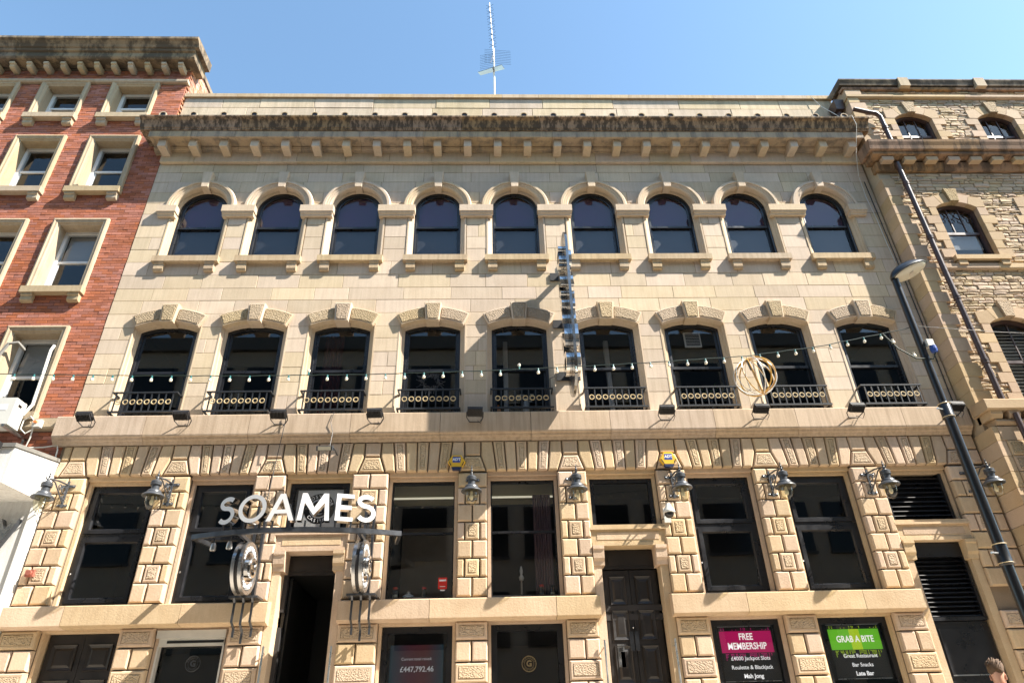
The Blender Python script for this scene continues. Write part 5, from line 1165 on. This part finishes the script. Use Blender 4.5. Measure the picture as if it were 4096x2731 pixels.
# twig wreath in the fourth first-floor window
m = MB(); rw = random.Random(5)
for k in range(90):
    a = rw.uniform(0, 2*PI); r0 = rw.uniform(.10, .2); b_ = a+rw.uniform(-.9, .9); r1 = rw.uniform(.14, .33); m.tube([(-1.28+r0*math.cos(a), .42+rw.uniform(-.03, .03), 7.92+r0*math.sin(a)), (-1.28+r1*math.cos(b_), .42+rw.uniform(-.03, .03), 7.92+r1*math.sin(b_))], .006, 4)
tag(m.build('twig_wreath', 'twig'), 'spiky grey twig wreath hanging in the fourth first-floor window', 'wreath')
m = MB(); rows = []
for k in range(24):
    x = -3.62+.018*k; rows.append([(x, .45+.03*math.sin(k*1.5), z) for z in (7.1, 9.1)])
for k in range(24): rows[k] = [(p_[0], p_[1], p_[2]) for p_ in rows[k]]
tag(m.grid(rows).build('red_drape', 'redcloth'), 'dark red drape inside the third first-floor window', 'drape')
for x, w_, l in ((.30, .10, 'fifth'), (2.62, .10, 'sixth')): tag(MB().box(x, x+w_, .9, 1.0, 6.9, 9.2).box(x-.02, x+w_+.02, .88, 1.02, 6.8, 6.9).build('inner_column', 'panelwhite'), 'pale upright column dimly seen inside the %s first-floor window' % l, 'column')
# heater panel and spiky plant in the seventh
t = thing('vent_panel', 'square pale slatted vent panel high in the seventh first-floor window', 'vent', (4.5, .3, 8.66))
MB().box(4.31, 4.68, .30, .34, 8.66, 9.03).build('frame', 'plastic', t)
for k in range(8): MB().box(4.34, 4.65, .292, .30, 8.69+k*.04, 8.712+k*.04).build('slat', 'blackmatt', t)
t = thing('potted_plant', 'spiky green potted plant behind the seventh railing', 'plant', (4.78, .65, 6.98))
MB().lathe([(.09, 7.0), (.12, 7.25), (.125, 7.27), (0, 7.27)], (4.78, .65, 0), 14).build('pot', 'orange', t); MB().tube([(4.78, .65, 7.25), (4.78, .65, 7.6)], .02, 6).build('stem', 'twig', t)
for k in range(34):
    a = rw.uniform(0, 2*PI); L_ = rw.uniform(.35, .6); up_ = rw.uniform(.1, .9); base = Vector((4.78, .65, 7.6)); d = Vector((math.cos(a), math.sin(a)*.5, 0)); sd = Vector((-math.sin(a), math.cos(a), 0))*.016
    p1 = base+d*L_*.5+Vector((0, 0, L_*up_*.6)); p2 = base+d*L_+Vector((0, 0, L_*(up_-.35)))
    MB().add([base-sd, base+sd, p1+sd, p1-sd, p2], [(0, 1, 2, 3), (3, 2, 4)]).build('leaf', 'leaf', t)
t = thing('vase', 'small orange ceramic vase on the sill of the fifth first-floor window', 'vase', (.14, .36, 7.1)); MB().lathe([(.04, 7.1), (.06, 7.16), (.05, 7.24), (.02, 7.28), (.03, 7.31), (0, 7.31)], (.16, .36, 0), 14).build('vase_body', 'orange', t, True)
t = thing('flower_bunch', 'bunch of pale flowers behind the fifth railing', 'flowers', (.75, .4, 7.1))
for k in range(16): MB().lathe([(0, -.02), (.03, -.01), (.035, .01), (0, .025)], (.75+rw.uniform(-.15, .15), .42+rw.uniform(-.05, .05), 7.5+rw.uniform(-.08, .10)), 7).build('flower', 'bulb', t, True)
MB().lathe([(.05, 7.1), (.07, 7.25), (.05, 7.42), (0, 7.42)], (.75, .42, 0), 12).build('pot', 'plastic', t)
# ------------------------------------------------------------------ passer-by at the lower right
def person():
    base = Vector((6.03, -3.6, .12)); t = thing('person', 'person with swept brown hair in a white top, seen from behind', 'person', base)
    F = Vector((.62, .78, 0)).normalized(); Rr = Vector((F.y, -F.x, 0))     # facing direction and the person's right
    def W(r, f, z): return base+Rr*r+F*f+Vector((0, 0, z))
    J = [('pel', (0, 0, .92), .14), ('waist', (0, 0, 1.06), .13), ('chest', (0, .01, 1.26), .15), ('uch', (0, -.01, 1.38), .125), ('neck', (0, .0, 1.46), .062), ('nk2', (0, .02, 1.52), .058),
         ('hipL', (-.10, 0, .88), .10), ('knL', (-.11, .06, .48), .062), ('anL', (-.11, -.02, .09), .045), ('toL', (-.12, .14, .04), .038),
         ('hipR', (.10, 0, .88), .10), ('knR', (.11, .12, .50), .062), ('anR', (.11, .18, .10), .045), ('toR', (.12, .34, .05), .038),
         ('shL', (-.17, -.01, 1.385), .072), ('elL', (-.25, -.04, 1.10), .045), ('wrL', (-.27, .06, .86), .032), ('shR', (.17, -.01, 1.385), .072), ('elR', (.25, -.06, 1.11), .045), ('wrR', (.28, .0, .86), .032)]
    nm = [j[0] for j in J]; E_ = [('pel','waist'),('waist','chest'),('chest','uch'),('uch','neck'),('neck','nk2'),('pel','hipL'),('hipL','knL'),('knL','anL'),('anL','toL'),('pel','hipR'),('hipR','knR'),('knR','anR'),('anR','toR'),('uch','shL'),('shL','elL'),('elL','wrL'),('uch','shR'),('shR','elR'),('elR','wrR')]
    for s, wr in ((-1, 'wrL'), (1, 'wrR')):
        wp = [j for j in J if j[0] == wr][0][1]
        J.append(('pm'+wr, (wp[0], wp[1]+.01, wp[2]-.07), .028)); E_.append((wr, 'pm'+wr))
        for k in range(4):
            J.append(('f%d%s' % (k, wr), (wp[0]-s*.004, wp[1]+.035-.022*k, wp[2]-.125), .009)); J.append(('g%d%s' % (k, wr), (wp[0]-s*.02, wp[1]+.035-.022*k, wp[2]-.165-.008*(k in (1, 2))), .008)); E_ += [('pm'+wr, 'f%d%s' % (k, wr)), ('f%d%s' % (k, wr), 'g%d%s' % (k, wr))]
        J.append(('th'+wr, (wp[0]-s*.01, wp[1]+.05, wp[2]-.09), .010)); E_.append(('pm'+wr, 'th'+wr))
    nm = [j[0] for j in J]
    def skin(names, edges, mat_, name, grow=0., rad=None):
        idx = {n: i for i, n in enumerate(names)}; me = bpy.data.meshes.new(name); jd = {j[0]: j for j in J}
        me.from_pydata([W(*jd[n][1]) for n in names], [(idx[a], idx[b]) for a, b in edges], []); o = bpy.data.objects.new(name, me); COL.objects.link(o)
        md = o.modifiers.new('s', 'SKIN'); md.use_smooth_shade = True
        for i, n in enumerate(names):
            r = jd[n][2]+grow; me.skin_vertices[0].data[i].radius = (r, r)
        me.skin_vertices[0].data[0].use_root = True; o.modifiers.new('d', 'SUBSURF').levels = 2
        bpy.context.view_layer.update(); m2 = bpy.data.meshes.new_from_object(o.evaluated_get(bpy.context.evaluated_depsgraph_get())); bpy.data.objects.remove(o); m2.materials.clear(); m2.materials.append(MT[mat_])
        for p in m2.polygons: p.use_smooth = True
        return link(name, m2, t), m2
    body, bme = skin(nm, E_, 'skin', 'body')
    ts = ['pel', 'waist', 'chest', 'uch', 'neck', 'shL', 'shR', 'elL', 'elR']
    J2 = {j[0]: j for j in J}
    J[nm.index('neck')] = ('neck', (0, -.005, 1.435), .055); J[nm.index('elL')] = ('elL', (-.225, -.03, 1.20), .055); J[nm.index('elR')] = ('elR', (.225, -.04, 1.20), .055)
    skin(ts, [('pel','waist'),('waist','chest'),('chest','uch'),('uch','neck'),('uch','shL'),('shL','elL'),('uch','shR'),('shR','elR')], 'shirt', 'top', .016)
    skin(['pel', 'hipL', 'knL', 'anL', 'hipR', 'knR', 'anR'], [('pel','hipL'),('hipL','knL'),('knL','anL'),('pel','hipR'),('hipR','knR'),('knR','anR')], 'jeans', 'trousers', .018)
    for s, n in ((-1, 'L'), (1, 'R')):
        a = J2['an'+n][1]; b = J2['to'+n][1]; m = MB().tube([W(a[0], a[1]-.05, .045), W(a[0], a[1]+.03, .055), W(b[0], b[1]-.02, .045), W(b[0], b[1]+.05, .035)], [.042, .05, .046, .02], 10); m.build('shoe', 'shoe', t, True)
    t.scale = (1.0, 1.0, 1.0)
    # head: one closed shaped surface, appended to the body mesh
    hc = W(0, .045, 1.615); H_ = Vector(F).copy()
    TL = Matrix.Rotation(-.22, 3, Rr)
    def hp(r, f, z): return hc+TL @ (Rr*r+F*f+Vector((0, 0, z)))
    m = MB(); rows = []
    for z, rw_, f0, f1 in ((-.135, .035, .0, .085), (-.12, .052, -.055, .10), (-.09, .062, -.075, .105), (-.05, .068, -.085, .105), (-.02, .072, -.095, .108), (.01, .075, -.10, .105), (.05, .077, -.102, .102), (.085, .070, -.092, .088), (.11, .052, -.066, .062), (.125, .02, -.03, .025)):
        row = []
        for k in range(20):
            a = 2*PI*k/20; fx = math.cos(a); ff = (f1+f0)/2+(f1-f0)/2*fx; ex = 0
            if k == 0: ex = {-.05: .028, -.02: .016, .01: .006, -.09: .004}.get(z, 0)
            if k in (2, 18) and z == .01: ex = -.008
            row.append(tuple(hp(rw_*math.sin(a), ff+ex, z)))
        rows.append(row)
    m.grid(rows, 0, True, True)
    hm = m.mesh('head', ['skin'], True)
    bm = bmesh.new(); bm.from_mesh(bme); bm.from_mesh(hm); bm.to_mesh(bme); bm.free()
    for p in bme.polygons: p.use_smooth = True
    for s in (-1, 1):
        m = MB(); rows = []
        for q, (w_, d_) in enumerate(((.030, 0), (.034, .012), (.024, .017), (.010, .012))):
            rows.append([tuple(hp(s*(.070+d_), -.005+w_*.62*math.cos(2*PI*k/12)-.006*q, -.035+w_*math.sin(2*PI*k/12))) for k in range(12)])
        m.grid(rows, 0, True, True).build('ear', 'skin', body, True)
        MB().lathe([(0, -.008), (.008, 0), (0, .008)], hp(s*.03, .10, -.005), 8).build('eye', 'lens', body)
    MB().tube([hp(-.022, .108, -.088), hp(0, .113, -.087), hp(.022, .108, -.088)], .005, 5).build('mouth', 'red', body)
    # hair: cap with swept-back top, short sides
    hrm = random.Random(9); m = MB(); rows = []
    for z, rw_, f0, f1 in ((-.012, .064, -.090, -.040), (.004, .075, -.100, -.020), (.018, .081, -.110, .02), (.035, .086, -.118, .060), (.07, .090, -.122, .100), (.10, .090, -.116, .122), (.13, .080, -.098, .132), (.152, .060, -.070, .120), (.166, .028, -.02, .07)):
        row = []
        for k in range(28):
            a = 2*PI*k/28; row.append(tuple(hp(rw_*math.sin(a)*hrm.uniform(.97, 1.03), (f0+f1)/2+(f1-f0)/2*math.cos(a)*hrm.uniform(.97, 1.03), z+hrm.uniform(-.004, .004))))
        rows.append(row)
    hair = m.grid(rows, 0, True, True).build('hair', 'hair', t, True)
    for k in range(150):
        a = hrm.uniform(-1.5, 1.5); r = .082*math.sin(a); top = .10+.06*math.cos(a); f = hrm.uniform(.10, -.02)
        p = [hp(r, f, top+hrm.uniform(-.02, .012)), hp(r*1.03, f-.05, top+.008+hrm.uniform(-.004, .008)), hp(r*1.0, f-.10, top-.02), hp(r*.9, max(-.125, f-.15), top-.05-hrm.uniform(0, .02))]
        MB().tube(p, [.003, .005, .005, .001], 4).build('hair_lock', 'hair', hair) if k < 60 else m.tube(p, [.003, .005, .005, .001], 4)
person()
